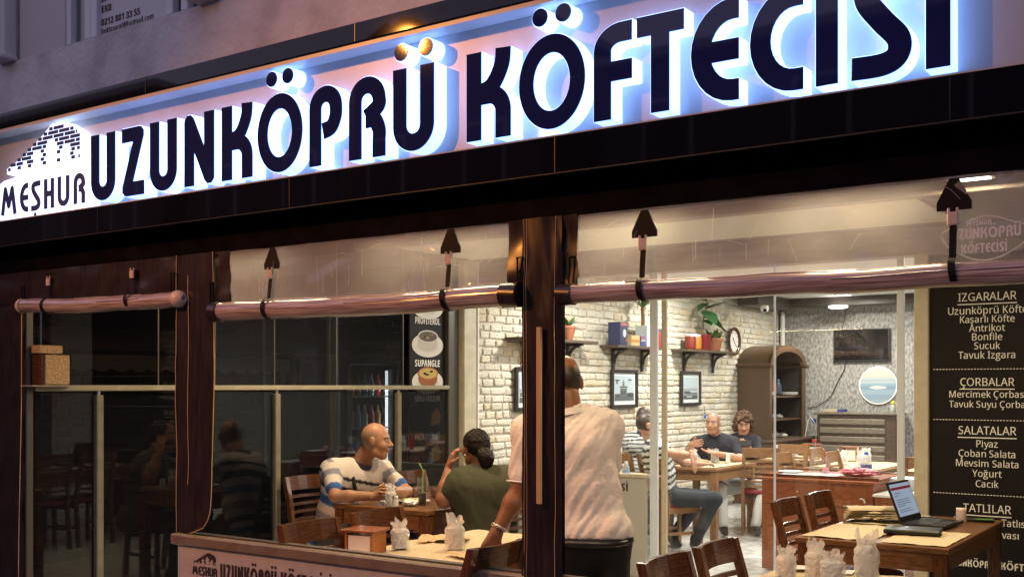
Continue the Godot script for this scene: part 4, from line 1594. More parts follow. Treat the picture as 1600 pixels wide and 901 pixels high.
func build_decor():
	var b
	var t
	# wall shelves
	var k = 0
	for q in [[-4.88, -6.27, 2.065], [-6.69, -7.86, 2.045], [-8.42, -9.9, 2.05]]:
		t = thing("wall_shelf", ["dark wall shelf nearest the dessert board", "dark wall shelf with books and white folder", "dark wall shelf with potted plants beside the clock"][k], "shelf", V(-5.93, q[2], (q[0] + q[1]) / 2), 0, "bracket shelves on the brick wall")
		var L = abs(q[0] - q[1])
		b = MB.new()
		b.cbox(V(.11, -.014, 0), V(.23, .028, L), .004)
		part("board", b, "wood_shelf", t)
		for z in [-L * .29, L * .29]:
			b = MB.new()
			b.cbox(V(.022, -.155, z), V(.028, .25, .04), .004)
			b.cbox(V(.11, -.042, z), V(.19, .026, .04), .004)
			var cv = []
			for s in 9: cv.append(V(.035 + .125 * (1 - cos(s / 8.0 * PI / 2)), -.20 + .145 * sin(s / 8.0 * PI / 2), z))
			b.tube(cv, .017, 8)
			part("bracket", b, "wood_black", t)
		k += 1
	# framed photographs
	k = 0
	for q in [[-5.21, .40], [-7.19, .61], [-8.915, .57]]:
		t = thing("framed_photo", ["black framed photo half hidden behind the tan batten", "black framed photo of a tower below the book shelf", "black framed photo of a landscape left of the gesturing man"][k], "picture", V(-5.915, 1.355, q[0]), PI / 2, "framed photographs on the brick wall")
		var w = q[1]
		for s in [-1, 1]:
			b = MB.new()
			b.cbox(V(s * (w / 2 - .022), .215, .012), V(.044, .43, .03), .005)
			part("frame", b, "wood_black", t)
			b = MB.new()
			b.cbox(V(0, .215 + s * .196, .012), V(w - .09, .038, .03), .005)
			part("frame", b, "wood_black", t)
		b = MB.new()
		b.col = Color(.60, .66, .68)
		b.box(V(0, .215, .002), V(w - .08, .36, .008))
		part("mount", b, "flat", t)
		b = MB.new()
		b.col = Color(.38, .46, .52)
		b.box(V(0, .22, .007), V(w - .16, .28, .004))
		part("print", b, "flat", t)
		b = MB.new()
		var put = func(x, y, ww, hh, g, lift):
			b.col = Color(g * .9, g, g * 1.06)
			b.box(V(x * (w - .16), .08 + y * .28, .0095 + lift * .0006), V(ww * (w - .16), hh * .28, .0012))
		if k == 1:
			put.call(0, .14, .98, .26, .10, 0); put.call(-.05, .34, .34, .34, .12, 1); put.call(-.05, .56, .40, .05, .05, 2); put.call(-.05, .66, .10, .16, .16, 1); put.call(-.05, .78, .03, .10, .06, 2); put.call(.30, .24, .30, .16, .05, 2)
			for s in 4: put.call(-.15 + s * .065, .33, .025, .14, .03, 3)
			put.call(-.34, .22, .22, .12, .07, 2); put.call(-.36, .82, .2, .05, .03, 1); put.call(.28, .84, .18, .05, .03, 1); put.call(-.38, .74, .06, .12, .05, 1)
		else:
			put.call(0, .10, .98, .18, .07, 0); put.call(.12, .26, .70, .10, .16, 1); put.call(-.25, .30, .42, .14, .08, 2); put.call(0, .44, .98, .10, .30, 0); put.call(.2, .52, .5, .06, .45, 1); put.call(-.1, .12, .4, .06, .4, 2)
		part("print_tones", b, "flat", t).set_meta("kind", "stuff")
		k += 1
	# clock
	t = thing("wall_clock", "round dark rimmed wall clock on the brick wall", "clock", V(-5.91, 2.205, -10.24), PI / 2)
	b = MB.new()
	b.lathe([Vector2(.145, 0), Vector2(.185, .01), Vector2(.195, .03), Vector2(.185, .045), Vector2(.155, .035), Vector2(.148, .02)], 32, V(0, 0, 0), Basis(Vector3.RIGHT, PI / 2))
	part("rim", b, "wood_chair", t)
	b = MB.new()
	b.lathe([Vector2(.155, .018), Vector2(0, .018)], 32, V(0, 0, 0), Basis(Vector3.RIGHT, PI / 2))
	part("dial", b, "porcelain", t)
	for h in 12:
		b = MB.new()
		b.box(V(0, .125, .020), V(.008, .025, .003))
		var o = part("hour_mark", b, "print_dark", t)
		o.rotation.z = TAU * h / 12
	for q in [[.07, .01, .6], [.11, .007, -2.3]]:
		b = MB.new()
		b.box(V(0, q[0] / 2, .023), V(q[1], q[0], .003))
		part("hand", b, "black_plastic", t).rotation.z = q[2]
	# armoire with arched top
	t = thing("armoire", "brown arched top cabinet with open shelves at the brick wall's end", "cabinet", V(-5.70, 0, -11.15), PI / 2)
	# local: x along the wall (towards +x is -z of the room), front faces +z
	var hw = .70
	b = MB.new()
	b.cbox(V(0, .42, .04), V(1.62, .84, .60), .01)
	part("base_cabinet", b, "wood_armoire", t)
	b = MB.new()
	b.cbox(V(0, .855, .05), V(1.70, .035, .66), .01)
	part("base_top", b, "wood_shelf", t)
	for x in [-.54, -.18, .18, .54]:
		b = MB.new()
		b.cbox(V(x, .40, .345), V(.30, .56, .014), .006)
		var dd = part("door", b, "wood_shelf", t)
		b = MB.new()
		b.cbox(V(x, .40, .354), V(.20, .44, .012), .005)
		part("door_panel", b, "wood_armoire", dd)
		b = MB.new()
		b.cbox(V(x, .76, .345), V(.30, .11, .014), .005)
		part("drawer", b, "wood_shelf", t)
		b = MB.new()
		b.ball(V(x, .76, .36), .012, 8)
		part("knob", b, "steel", t)
	for s in [-1, 1]:
		b = MB.new()
		b.cbox(V(s * (hw - .015), 1.37, -.01), V(.03, 1.0, .44), .005)
		part("side", b, "wood_armoire", t)
		b = MB.new()
		b.cbox(V(s * (hw - .05), 1.37, .22), V(.10, 1.0, .03), .006)
		part("stile", b, "wood_armoire", t)
		b = MB.new()
		b.cbox(V(s * (hw + .0), 1.885, .02), V(.10, .05, .52), .012)
		part("cornice", b, "wood_armoire", t)
	for sx in [-1, 1]:
		b = MB.new()
		b.box(V(sx * (hw - .034), 1.37, -.02), V(.006, 1.0, .40))
		part("lining", b, "wood_black", t)
	b = MB.new()
	b.box(V(0, 1.42, -.225), V(1.38, 1.10, .015))
	part("back", b, "wood_black", t)
	for y in [1.13, 1.45]:
		b = MB.new()
		b.cbox(V(0, y, -.02), V(1.30, .022, .40), .003)
		part("shelf", b, "wood_armoire", t)
	# barrel vault
	var rows = []
	var arch_pts = []
	for s in 25:
		var a = PI * s / 24.0
		arch_pts.append(Vector2(-cos(a) * (hw + .02) * .96, 1.90 + sin(a) * .27))
	for z in [-.23, .245]:
		var r = PackedVector3Array()
		for p in arch_pts: r.append(V(p.x, p.y, z))
		rows.append(r)
	b = MB.new()
	b.grid(rows, false, false)
	part("vault", b, "wood_armoire", t)
	b = MB.new()
	for s in 24:
		var p = arch_pts[s]
		var q = arch_pts[s + 1]
		var pi_ = Vector2(p.x * .84, 1.86 + (p.y - 1.86) * .72)
		var qi = Vector2(q.x * .84, 1.86 + (q.y - 1.86) * .72)
		b.quad(V(pi_.x, pi_.y, .25), V(qi.x, qi.y, .25), V(q.x, q.y, .25), V(p.x, p.y, .25))
		b.quad(V(pi_.x, pi_.y, .25), V(pi_.x, pi_.y, .20), V(qi.x, qi.y, .20), V(qi.x, qi.y, .25))
		b.quad(V(p.x, p.y, .25), V(q.x, q.y, .25), V(q.x, q.y, .20), V(p.x, p.y, .20))
	part("arch", b, "wood_armoire", t)
	b = MB.new()
	for s in 24:
		b.tri(V(0, 1.9, -.228), V(arch_pts[s + 1].x, arch_pts[s + 1].y, -.228), V(arch_pts[s].x, arch_pts[s].y, -.228))
	part("vault_back", b, "wood_black", t)
	# things in the armoire
	var n = 0
	for q in [[-.5, 1.145, Color(.5, .5, .5), .05, .16], [-.38, 1.145, Color(.55, .55, .5), .04, .12], [-.1, 1.145, Color(.05, .08, .3), .06, .07], [.15, 1.145, Color(.2, .18, .16), .07, .06], [-.5, 1.465, Color(.04, .04, .05), .04, .26], [-.40, 1.465, Color(.04, .04, .05), .04, .24], [-.05, 1.465, Color(.32, .03, .04), .05, .24], [.12, 1.465, Color(.03, .04, .07), .06, .24], [-.3, .876, Color(.5, .5, .5), .09, .10], [.0, .876, Color(.12, .12, .13), .08, .09], [.3, .876, Color(.45, .4, .35), .08, .06]]:
		t = thing("shelf_jar", "%s jar on the arched cabinet's %s shelf, number %s from its left" % ["pale" if q[2].r > .4 else "dark", "upper" if q[1] > 1.4 else ("middle" if q[1] > 1.0 else "bottom"), ["one", "two", "three", "four"][[0, 1, 2, 3, 0, 1, 2, 3, 0, 1, 2][n]]], "jar", V(-5.70 + .03, q[1], -11.15 - q[0]), 0, "jars in the arched cabinet")
		b = MB.new()
		b.col = q[2]
		b.lathe([Vector2(0, 0), Vector2(q[3] * .8, 0), Vector2(q[3], q[4] * .15), Vector2(q[3] * .95, q[4] * .6), Vector2(q[3] * .5, q[4] * .8)], 14)
		part("body", b, "satin", t)
		b = MB.new()
		b.col = q[2] * .7
		b.lathe([Vector2(q[3] * .52, q[4] * .78), Vector2(q[3] * .55, q[4] * .95), Vector2(0, q[4])], 14)
		part("lid", b, "satin", t)
		n += 1
	for q in [[-.33, .10], [.42, .16]]:
		t = thing("dish_stack", "white dishes on the arched cabinet's upper shelf, " + ("left" if q[0] < 0 else "right") + " pile", "dishes", V(-5.64, 1.463, -11.15 - q[0]), 0, "white dishes in the cabinet")
		for s in 3:
			b = MB.new()
			b.lathe([Vector2(0, s * .014), Vector2(q[1] * .6, s * .014), Vector2(q[1], s * .014 + .02), Vector2(q[1] * .97, s * .014 + .024), Vector2(0, s * .014 + .008)], 20)
			part("dish", b, "porcelain", t)
	# television
	t = thing("television", "black flat television on the grey wallpapered wall", "television", V(-4.72, 1.96, -12.08))
	b = MB.new()
	b.cbox(V(0, .225, .02), V(.80, .47, .04), .006)
	part("casing", b, "black_plastic", t)
	b = MB.new()
	b.box(V(0, .232, .0415), V(.765, .425, .003))
	part("screen", b, "black_gloss", t)
	t = thing("power_cable", "thin dark cable hanging from the television", "cable", V(-4.95, 1.96, -12.085))
	b = MB.new()
	b.tube([V(0, 0, 0), V(-.02, -.12, .01), V(-.12, -.30, .01), V(-.22, -.52, .012), V(-.42, -.66, .01), V(-.56, -.68, .0)], .006, 6)
	part("cord", b, "black_plastic", t)
	t = thing("power_cable", "thin cable running up from the television to the beam", "cable", V(-5.0, 2.44, -12.088))
	b = MB.new()
	b.tube([V(0, 0, 0), V(.02, .1, 0), V(.06, .3, 0)], .005, 6)
	part("cord", b, "wood_shelf", t)
	t = thing("phone_charger", "white charger cord with blue plug beside the cabinet", "cable", V(-5.42, .9, -11.9))
	b = MB.new()
	b.tube([V(-.04, -.06, .1), V(0, .2, .08), V(.04, .26, .1), V(.10, .18, .1), V(.14, .02, .12), V(.12, -.2, .14), V(.18, -.3, .14)], .006, 6)
	part("cord", b, "porcelain", t)
	b = MB.new()
	b.cbox(V(.09, .2, .08), V(.05, .06, .04), .008)
	part("plug", b, "blue_plastic", t)
	# round sea picture
	t = thing("round_picture", "round blue sea picture with a white boat shape below the television", "picture", V(-4.49, 1.61, -12.09))
	b = MB.new()
	b.lathe([Vector2(.265, 0), Vector2(.272, .01), Vector2(.27, .02), Vector2(.0, .02)], 40, V(0, 0, 0), Basis(Vector3.RIGHT, PI / 2))
	part("disc", b, "porcelain", t)
	b = MB.new()
	var band = func(y0, y1, cc):
		var m = 24
		b.col = cc
		for s in m:
			var ya = lerp(y0, y1, float(s) / m)
			var yb = lerp(y0, y1, float(s + 1) / m)
			var xa = sqrt(max(0.0, .0625 - ya * ya))
			var xb = sqrt(max(0.0, .0625 - yb * yb))
			b.quad(V(-xa, ya, .0225), V(xa, ya, .0225), V(xb, yb, .0225), V(-xb, yb, .0225))
	for q in [[-.25, -.20, Color(.27, .36, .42)], [-.20, -.13, Color(.22, .32, .40)], [-.13, -.06, Color(.26, .36, .44)], [-.06, -.01, Color(.19, .29, .39)], [-.01, .03, Color(.25, .36, .44)], [.03, .06, Color(.40, .46, .48)], [.06, .085, Color(.31, .41, .48)], [.085, .12, Color(.43, .47, .46)], [.12, .25, Color(.49, .50, .45)]]: band.call(q[0], q[1], q[2])
	part("sea_print", b, "flat", t)
	b = MB.new()
	b.col = Color(.62, .60, .55)
	b.prism([Vector2(-.13, -.035), Vector2(-.02, -.055), Vector2(.10, -.045), Vector2(.12, -.02), Vector2(-.02, -.005), Vector2(-.09, -.015)], .0226, .0245)
	part("boat_print", b, "flat", t)
	# sideboard
	t = thing("sideboard", "wide brown slatted sideboard under the television", "sideboard", V(-4.68, 0, -11.85))
	b = MB.new()
	b.cbox(V(0, .60, 0), V(1.10, 1.20, .38), .008)
	part("body", b, "wood_shelf", t)
	b = MB.new()
	b.cbox(V(0, 1.215, .01), V(1.18, .03, .44), .006)
	part("top", b, "wood_grey", t)
	for s in 7:
		b = MB.new()
		b.cbox(V(-.05, 1.10 - s * .125, .20), V(.92, .085, .03), .012)
		part("slat", b, "wood_grey", t)
	t = thing("booklet_stack", "pile of pale booklets on the sideboard's left end", "books", V(-5.08, 1.23, -11.84))
	b = MB.new()
	b.col = Color(.45, .38, .24)
	b.cbox(V(0, .02, 0), V(.20, .035, .16), .003)
	part("booklet", b, "flat", t)
	b = MB.new()
	b.col = Color(.03, .05, .22)
	b.cbox(V(.15, .02, 0), V(.10, .04, .14), .003)
	part("booklet", b, "flat", t)
	t = thing("toy_figure", "small yellow topped ornament on the sideboard's right end", "ornament", V(-4.22, 1.23, -11.84))
	b = MB.new()
	b.col = Color(.45, .48, .42)
	b.lathe([Vector2(0, 0), Vector2(.035, 0), Vector2(.04, .08), Vector2(.02, .11)], 12)
	part("body", b, "satin", t)
	b = MB.new()
	b.col = Color(.60, .58, .08)
	b.ball(V(0, .135, 0), .032, 10)
	part("head", b, "satin", t)
	# camera and pipe
	t = thing("security_camera", "small white security camera under the dark ceiling beam", "camera", V(-5.50, 2.69, -10.35))
	b = MB.new()
	b.lathe([Vector2(.0, .0), Vector2(.05, -.01), Vector2(.06, -.05), Vector2(.045, -.09), Vector2(.0, -.105)], 16)
	part("dome", b, "porcelain", t)
	b = MB.new()
	b.ball(V(.02, -.075, .04), .026, 10)
	part("lens", b, "black_gloss", t)
	t = thing("corner_pipe", "white vertical pipe in the corner of the dining room", "pipe", V(-5.88, 0, -12.03))
	b = MB.new()
	b.tube([V(0, 0, 0), V(0, 2.7, 0)], .035, 12)
	part("pipe", b, "porcelain", t)
	t = thing("door_frame", "white door frame at the right end of the wallpapered wall", "door frame", V(-3.72, 0, -12.06))
	b = MB.new()
	b.cbox(V(0, 1.35, 0), V(.10, 2.7, .06), .006)
	part("jamb", b, "edge_white", t)
	t = thing("beam_lamp", "flat warm lamp on the dark ceiling beam", "lamp", V(-4.86, 2.715, -11.45))
	b = MB.new()
	b.lathe([Vector2(.13, 0), Vector2(.13, -.02), Vector2(.11, -.03), Vector2(0, -.035)], 20)
	part("lamp_bowl", b, "led_white", t)
	area(t, V(0, -.05, 0), Vector2(.2, .2), .5, Color(1, .9, .75))
	t = thing("evil_eye", "small blue glass charm hanging beside the landscape photo", "charm", V(-5.91, 1.34, -9.33))
	b = MB.new()
	b.tube([V(0, 0, 0), V(.005, -.10, 0)], .003, 6)
	part("cord", b, "print_dark", t)
	b = MB.new()
	b.ball(V(.01, -.13, 0), V(.012, .03, .03), 12)
	part("bead", b, "blue_plastic", t)

func leaf(mb, at, dir, length, width, droop, cc):
	# a pointed blade with a fold along its middle
	var side = dir.cross(Vector3.UP)
	if side.length() < .05: side = Vector3.RIGHT
	side = side.normalized()
	var rows = []
	for k in 7:
		var u = k / 6.0
		var p = at + dir * length * u + V(0, -droop * u * u, 0)
		var w = width * sin(PI * pow(u * .94 + .04, .8))
		rows.append(PackedVector3Array([p - side * w + V(0, w * .25, 0), p, p + side * w + V(0, w * .25, 0)]))
	mb.col = cc
	mb.grid(rows, false, true)
func build_plants():
	var r = RandomNumberGenerator.new()
	r.seed = 5
	var b
	# trailing plant by the post
	var t = thing("potted_plant", "bushy reddish plant in a clay pot on the shelf left of the standing man's head", "plant", V(-5.80, 2.066, -5.80), 0, "shelf plants")
	b = MB.new()
	b.lathe([Vector2(0, 0), Vector2(.055, 0), Vector2(.08, .12), Vector2(.085, .12), Vector2(.085, .145), Vector2(.07, .145), Vector2(.06, .12)], 18)
	part("pot", b, "terracotta", t)
	for k in 26:
		b = MB.new()
		var a = r.randf() * TAU
		leaf(b, V(0, .13, 0), V(cos(a), r.randf_range(.2, 1.3), sin(a)).normalized(), r.randf_range(.10, .22), .024, r.randf_range(.02, .12), Color(.06, .13, .03) if r.randf() < .7 else Color(.16, .05, .03))
		part("leaf", b, "leaf", t)
	# yucca in white cover pot
	t = thing("potted_plant", "spiky palm like plant above the white folder", "plant", V(-5.80, 2.046, -7.43), 0, "shelf plants")
	b = MB.new()
	b.tube([V(0, .05, 0), V(.005, .30, 0), V(0, .46, .004)], [.026, .024, .022], 10)
	part("trunk", b, "wood_inner_upright", t)
	b = MB.new()
	b.lathe([Vector2(0, 0), Vector2(.06, 0), Vector2(.08, .13), Vector2(.07, .13)], 16)
	part("pot", b, "porcelain", t)
	for k in 22:
		b = MB.new()
		var a = r.randf() * TAU
		leaf(b, V(0, .44, 0), V(cos(a), r.randf_range(.1, 1.6), sin(a)).normalized(), r.randf_range(.18, .30), .014, r.randf_range(.0, .10), Color(.06, .17, .035).lerp(Color(.12, .24, .06), r.randf()))
		part("leaf", b, "leaf", t)
	# rubber plant
	t = thing("potted_plant", "tall rubber plant with broad leaves in a red pot", "plant", V(-5.80, 2.05, -9.06), 0, "shelf plants")
	b = MB.new()
	b.lathe([Vector2(0, 0), Vector2(.075, 0), Vector2(.10, .19), Vector2(.105, .20), Vector2(.09, .20)], 18)
	part("pot", b, "pot_red", t)
	b = MB.new()
	b.tube([V(0, .18, .02), V(.01, .35, .03), V(.0, .52, -.06), V(.0, .72, -.12)], [.010, .009, .008, .006], 8)
	part("stem", b, "wood_inner_upright", t)
	for q in [[V(0, .70, -.11), V(.1, 1, .1), .22, .075], [V(0, .62, -.08), V(.2, .15, 1), .34, .035], [V(0, .60, -.09), V(.2, -.25, 1), .36, .05], [V(0, .55, -.06), V(.2, .15, -1), .30, .04], [V(0, .52, -.06), V(.1, .25, -1), .52, .045], [V(0, .50, -.05), V(.4, -.3, .35), .28, .075], [V(0, .42, 0), V(.5, -.35, -.3), .30, .08], [V(0, .38, .02), V(.6, -.2, .5), .20, .06], [V(0, .48, -.03), V(.5, -.6, -.6), .28, .07]]:
		b = MB.new()
		leaf(b, q[0], q[1].normalized(), q[2] * 1.3, q[3] * 1.35, .02, Color(.025, .09, .035).lerp(Color(.05, .16, .05), r.randf()))
		part("leaf", b, "leaf", t)
	t = thing("potted_plant", "small leafy plant in a clay pot beside the rubber plant", "plant", V(-5.80, 2.05, -9.40), 0, "shelf plants")
	b = MB.new()
	b.lathe([Vector2(0, 0), Vector2(.07, 0), Vector2(.10, .13), Vector2(.108, .13), Vector2(.108, .165), Vector2(.09, .165)], 18)
	part("pot", b, "terracotta", t)
	for k in 34:
		b = MB.new()
		var a = r.randf() * TAU
		leaf(b, V(r.randf_range(-.04, .04), .15, r.randf_range(-.04, .04)), V(cos(a), r.randf_range(.3, 1.6), sin(a)).normalized(), r.randf_range(.10, .22), .028, r.randf_range(.0, .08), Color(.05, .12, .03).lerp(Color(.16, .26, .09), r.randf()))
		part("leaf", b, "leaf", t)
	# jars of preserves
	for q in [[-8.66, Color(.16, .018, .008), "dark red"], [-8.82, Color(.36, .15, .015), "amber"]]:
		t = thing("preserve_jar", q[2] + " jar of preserves left of the red pot", "jar", V(-5.79, 2.05, q[0]), 0, "jars on the plant shelf")
		b = MB.new()
		b.col = q[1]
		b.lathe([Vector2(0, 0), Vector2(.062, 0), Vector2(.07, .02), Vector2(.07, .15), Vector2(.055, .17)], 18)
		part("jar", b, "satin", t)
		b = MB.new()
		b.lathe([Vector2(.058, .165), Vector2(.06, .19), Vector2(0, .195)], 18)
		part("lid", b, "porcelain", t)
	# books and boxes on the middle shelf; z, height, thickness along the shelf, colour
	var n = 0
	for q in [[-6.83, .25, .17, Color(.030, .036, .10), "blue game box standing at the left end of the book shelf", "box"], [-7.10, .115, .20, Color(.50, .40, .20), "low stack of cream books beside the blue box", "books"], [-7.28, .115, .12, Color(.05, .06, .25), "small dark blue book before the white folder", "book"], [-7.50, .24, .26, Color(.58, .66, .66), "broad white folder under the palm like plant", "folder"], [-7.69, .17, .03, Color(.45, .02, .04), "thin red book beside the white folder", "book"], [-7.80, .22, .09, Color(.30, .32, .40), "grey book behind the metal stile", "book"]]:
		t = thing("shelf_book", q[4], q[5], V(-5.79, 2.046, q[0]))
		b = MB.new()
		b.col = q[3]
		b.cbox(V(0, q[1] / 2, 0), V(.15, q[1], q[2]), .003)
		part("cover", b, "satin", t)
		if n == 0:
			b = MB.new()
			b.col = Color(.55, .55, .62)
			b.ball(V(.0755, .13, -.015), V(.001, .045, .04), 14)
			b.col = Color(.5, .12, .15)
			b.box(V(.0757, .225, 0), V(.002, .03, .13))
			b.col = Color(.45, .08, .05)
			b.box(V(.0757, .06, -.06), V(.002, .04, .03))
			part("print", b, "satin", t)
		if n == 1:
			b = MB.new()
			b.col = Color(.42, .22, .05)
			b.box(V(.0765, .055, 0), V(.002, .028, .195))
			part("spine_band", b, "satin", t)
		if n == 2:
			b = MB.new()
			b.col = Color(.4, .1, .1)
			b.box(V(.0765, .095, 0), V(.002, .018, .10))
			b.col = Color(.35, .38, .42)
			b.box(V(.0765, .065, 0), V(.002, .02, .10))
			part("spine_band", b, "satin", t)
		n += 1

# ---------------------------------------------------------------- people: smooth joined bodies
# a primitive is [kind, a, b, ra, rb, id, k] (kind 0: tapered capsule a-b) or [1, centre, basis, radii, 0, id, k] (ellipsoid)
func cap(a, b, ra, rb = -1.0, id = 0, k = .03): return [0, a, b, ra, ra if rb < 0 else rb, id, k]
func ell(c, bs, rad, id = 0, k = .03): return [1, c, bs, rad, 0.0, id, k]
func blob(mb, prims, cell, color, amp = 0.0, freq = 6.0, stretch = Vector3.ONE, clip_y = -1e9, top_y = 1e9, shear = 0.0, ridged = false):
	var lo = Vector3(1e9, 1e9, 1e9)
	var hi = -lo
	for p in prims:
		var r
		if p[0] == 0:
			r = max(p[3], p[4])
			lo = lo.min(p[1].min(p[2]) - Vector3.ONE * r); hi = hi.max(p[1].max(p[2]) + Vector3.ONE * r)
		else:
			r = max(p[3].x, max(p[3].y, p[3].z))
			lo = lo.min(p[1] - Vector3.ONE * r); hi = hi.max(p[1] + Vector3.ONE * r)
	var pad = cell * 3 + amp + .015
	lo -= Vector3.ONE * pad; hi += Vector3.ONE * pad
	var nx = int((hi.x - lo.x) / cell) + 2
	var ny = int((hi.y - lo.y) / cell) + 2
	var nz = int((hi.z - lo.z) / cell) + 2
	var A = PackedFloat32Array()
	A.resize(nx * ny * nz)
	A.fill(9.0)
	var D = PackedByteArray()
	D.resize(nx * ny * nz)
	var B = PackedFloat32Array()
	B.resize(nx * ny * nz)
	B.fill(9.0)
	for p in prims:
		var k = float(p[6])
		var m = k + cell * 2.5
		var pl
		var ph
		var a = p[1]
		var ab = Vector3.ZERO
		var l2 = 1.0
		var inv = Basis()
		var rad = Vector3.ONE
		var rm = 1.0
		var ra = 0.0
		var rb = 0.0
		if p[0] == 0:
			ab = p[2] - a
			l2 = max(ab.length_squared(), 1e-9)
			ra = p[3]; rb = p[4]
			var r = max(ra, rb) + m
			pl = a.min(p[2]) - Vector3.ONE * r; ph = a.max(p[2]) + Vector3.ONE * r
		else:
			rad = p[3]
			rm = min(rad.x, min(rad.y, rad.z))
			inv = p[2].inverse()
			var r = max(rad.x, max(rad.y, rad.z)) + m
			pl = a - Vector3.ONE * r; ph = a + Vector3.ONE * r
		var x0 = max(0, int((pl.x - lo.x) / cell))
		var x1 = min(nx - 1, int((ph.x - lo.x) / cell) + 1)
		var y0 = max(0, int((pl.y - lo.y) / cell))
		var y1 = min(ny - 1, int((ph.y - lo.y) / cell) + 1)
		var z0 = max(0, int((pl.z - lo.z) / cell))
		var z1 = min(nz - 1, int((ph.z - lo.z) / cell) + 1)
		var id = int(p[5])
		var kind = p[0]
		for zz in range(z0, z1 + 1):
			for yy in range(y0, y1 + 1):
				var row = (zz * ny + yy) * nx
				for xx in range(x0, x1 + 1):
					var q = Vector3(lo.x + xx * cell, lo.y + yy * cell, lo.z + zz * cell) - a
					var d
					if kind == 0:
						var t = clampf(q.dot(ab) / l2, 0.0, 1.0)
						d = (q - ab * t).length() - (ra + (rb - ra) * t)
					else:
						var e = (inv * q) / rad
						var el = e.length()
						d = (el - 1.0) * rm if el < .5 else el * (el - 1.0) / maxf((e / rad).length(), 1e-6)
					if d > m: continue
					var i = row + xx
					var o = A[i]
					if d < B[i]:
						B[i] = d
						D[i] = id
					var h = maxf(k - absf(o - d), 0.0) / k
					A[i] = minf(o, d) - h * h * k * .25
	if amp > 0.0:
		var f = FastNoiseLite.new()
		f.seed = 3; f.frequency = freq; f.fractal_octaves = 3
		if ridged: f.fractal_type = FastNoiseLite.FRACTAL_RIDGED
		for zz in nz:
			for yy in ny:
				var row = (zz * ny + yy) * nx
				for xx in nx:
					if absf(A[row + xx]) < cell * 2.5 + amp:
						A[row + xx] += amp * f.get_noise_3d((lo.x + xx * cell + shear * (lo.y + yy * cell)) * stretch.x, (lo.y + yy * cell) * stretch.y, (lo.z + zz * cell) * stretch.z)
	if clip_y > -1e8:
		for zz in nz:
			for yy in ny:
				var dd = clip_y - (lo.y + yy * cell)
				var row = (zz * ny + yy) * nx
				for xx in nx: A[row + xx] = maxf(A[row + xx], dd)
	if top_y < 1e8:
		for zz in nz:
			for yy in ny:
				var dd = lo.y + yy * cell - top_y
				var row = (zz * ny + yy) * nx
				for xx in nx: A[row + xx] = maxf(A[row + xx], dd)
	# surface nets
	var ids = PackedInt32Array()
	ids.resize(nx * ny * nz)
	ids.fill(-1)
	var off = [0, 1, nx, nx + 1, nx * ny, nx * ny + 1, nx * ny + nx, nx * ny + nx + 1]
	var edges = [[0, 1], [2, 3], [4, 5], [6, 7], [0, 2], [1, 3], [4, 6], [5, 7], [0, 4], [1, 5], [2, 6], [3, 7]]
	var base = mb.v.size()
	var lim = cell * 4.0
	for zz in nz - 1:
		for yy in ny - 1:
			var row = (zz * ny + yy) * nx
			for xx in nx - 1:
				var i = row + xx
				var v0 = A[i]
				if v0 > lim or v0 < -lim: continue
				var mask = 0
				var s = []
				for c in 8:
					var val = A[i + off[c]]
					s.append(val)
					if val < 0.0: mask |= 1 << c
				if mask == 0 or mask == 255: continue
				var P = Vector3.ZERO
				var n = 0
				for e in edges:
					var a = s[e[0]]
					var b = s[e[1]]
					if (a < 0.0) == (b < 0.0): continue
					var t = a / (a - b)
					var pa = Vector3(e[0] & 1, (e[0] >> 1) & 1, e[0] >> 2)
					var pb = Vector3(e[1] & 1, (e[1] >> 1) & 1, e[1] >> 2)
					P += pa.lerp(pb, t)
					n += 1
				P /= n
				var g = Vector3(s[1] + s[3] + s[5] + s[7] - s[0] - s[2] - s[4] - s[6], s[2] + s[3] + s[6] + s[7] - s[0] - s[1] - s[4] - s[5], s[4] + s[5] + s[6] + s[7] - s[0] - s[1] - s[2] - s[3])
				ids[i] = mb.v.size()
				var w = lo + (Vector3(xx, yy, zz) + P) * cell
				mb.v.append(w)
				mb.n.append(g.normalized())
				mb.c.append(color.call(w, D[i]))
	for zz in range(1, nz - 1):
		for yy in range(1, ny - 1):
			var row = (zz * ny + yy) * nx
			for xx in range(1, nx - 1):
				var i = row + xx
				if ids[i] < 0: continue
				var v0 = A[i] < 0.0
				for ax in 3:
					var st = [1, nx, nx * ny][ax]
					if (A[i + st] < 0.0) == v0: continue
					var u = [nx, nx * ny, 1][ax]
					var w = [nx * ny, 1, nx][ax]
					var q0 = ids[i]
					var q1 = ids[i - u]
					var q2 = ids[i - u - w]
					var q3 = ids[i - w]
					if q1 < 0 or q2 < 0 or q3 < 0: continue
					if v0:
						mb.i.append(q0); mb.i.append(q2); mb.i.append(q1); mb.i.append(q0); mb.i.append(q3); mb.i.append(q2)
					else:
						mb.i.append(q0); mb.i.append(q1); mb.i.append(q2); mb.i.append(q0); mb.i.append(q2); mb.i.append(q3)
	return mb

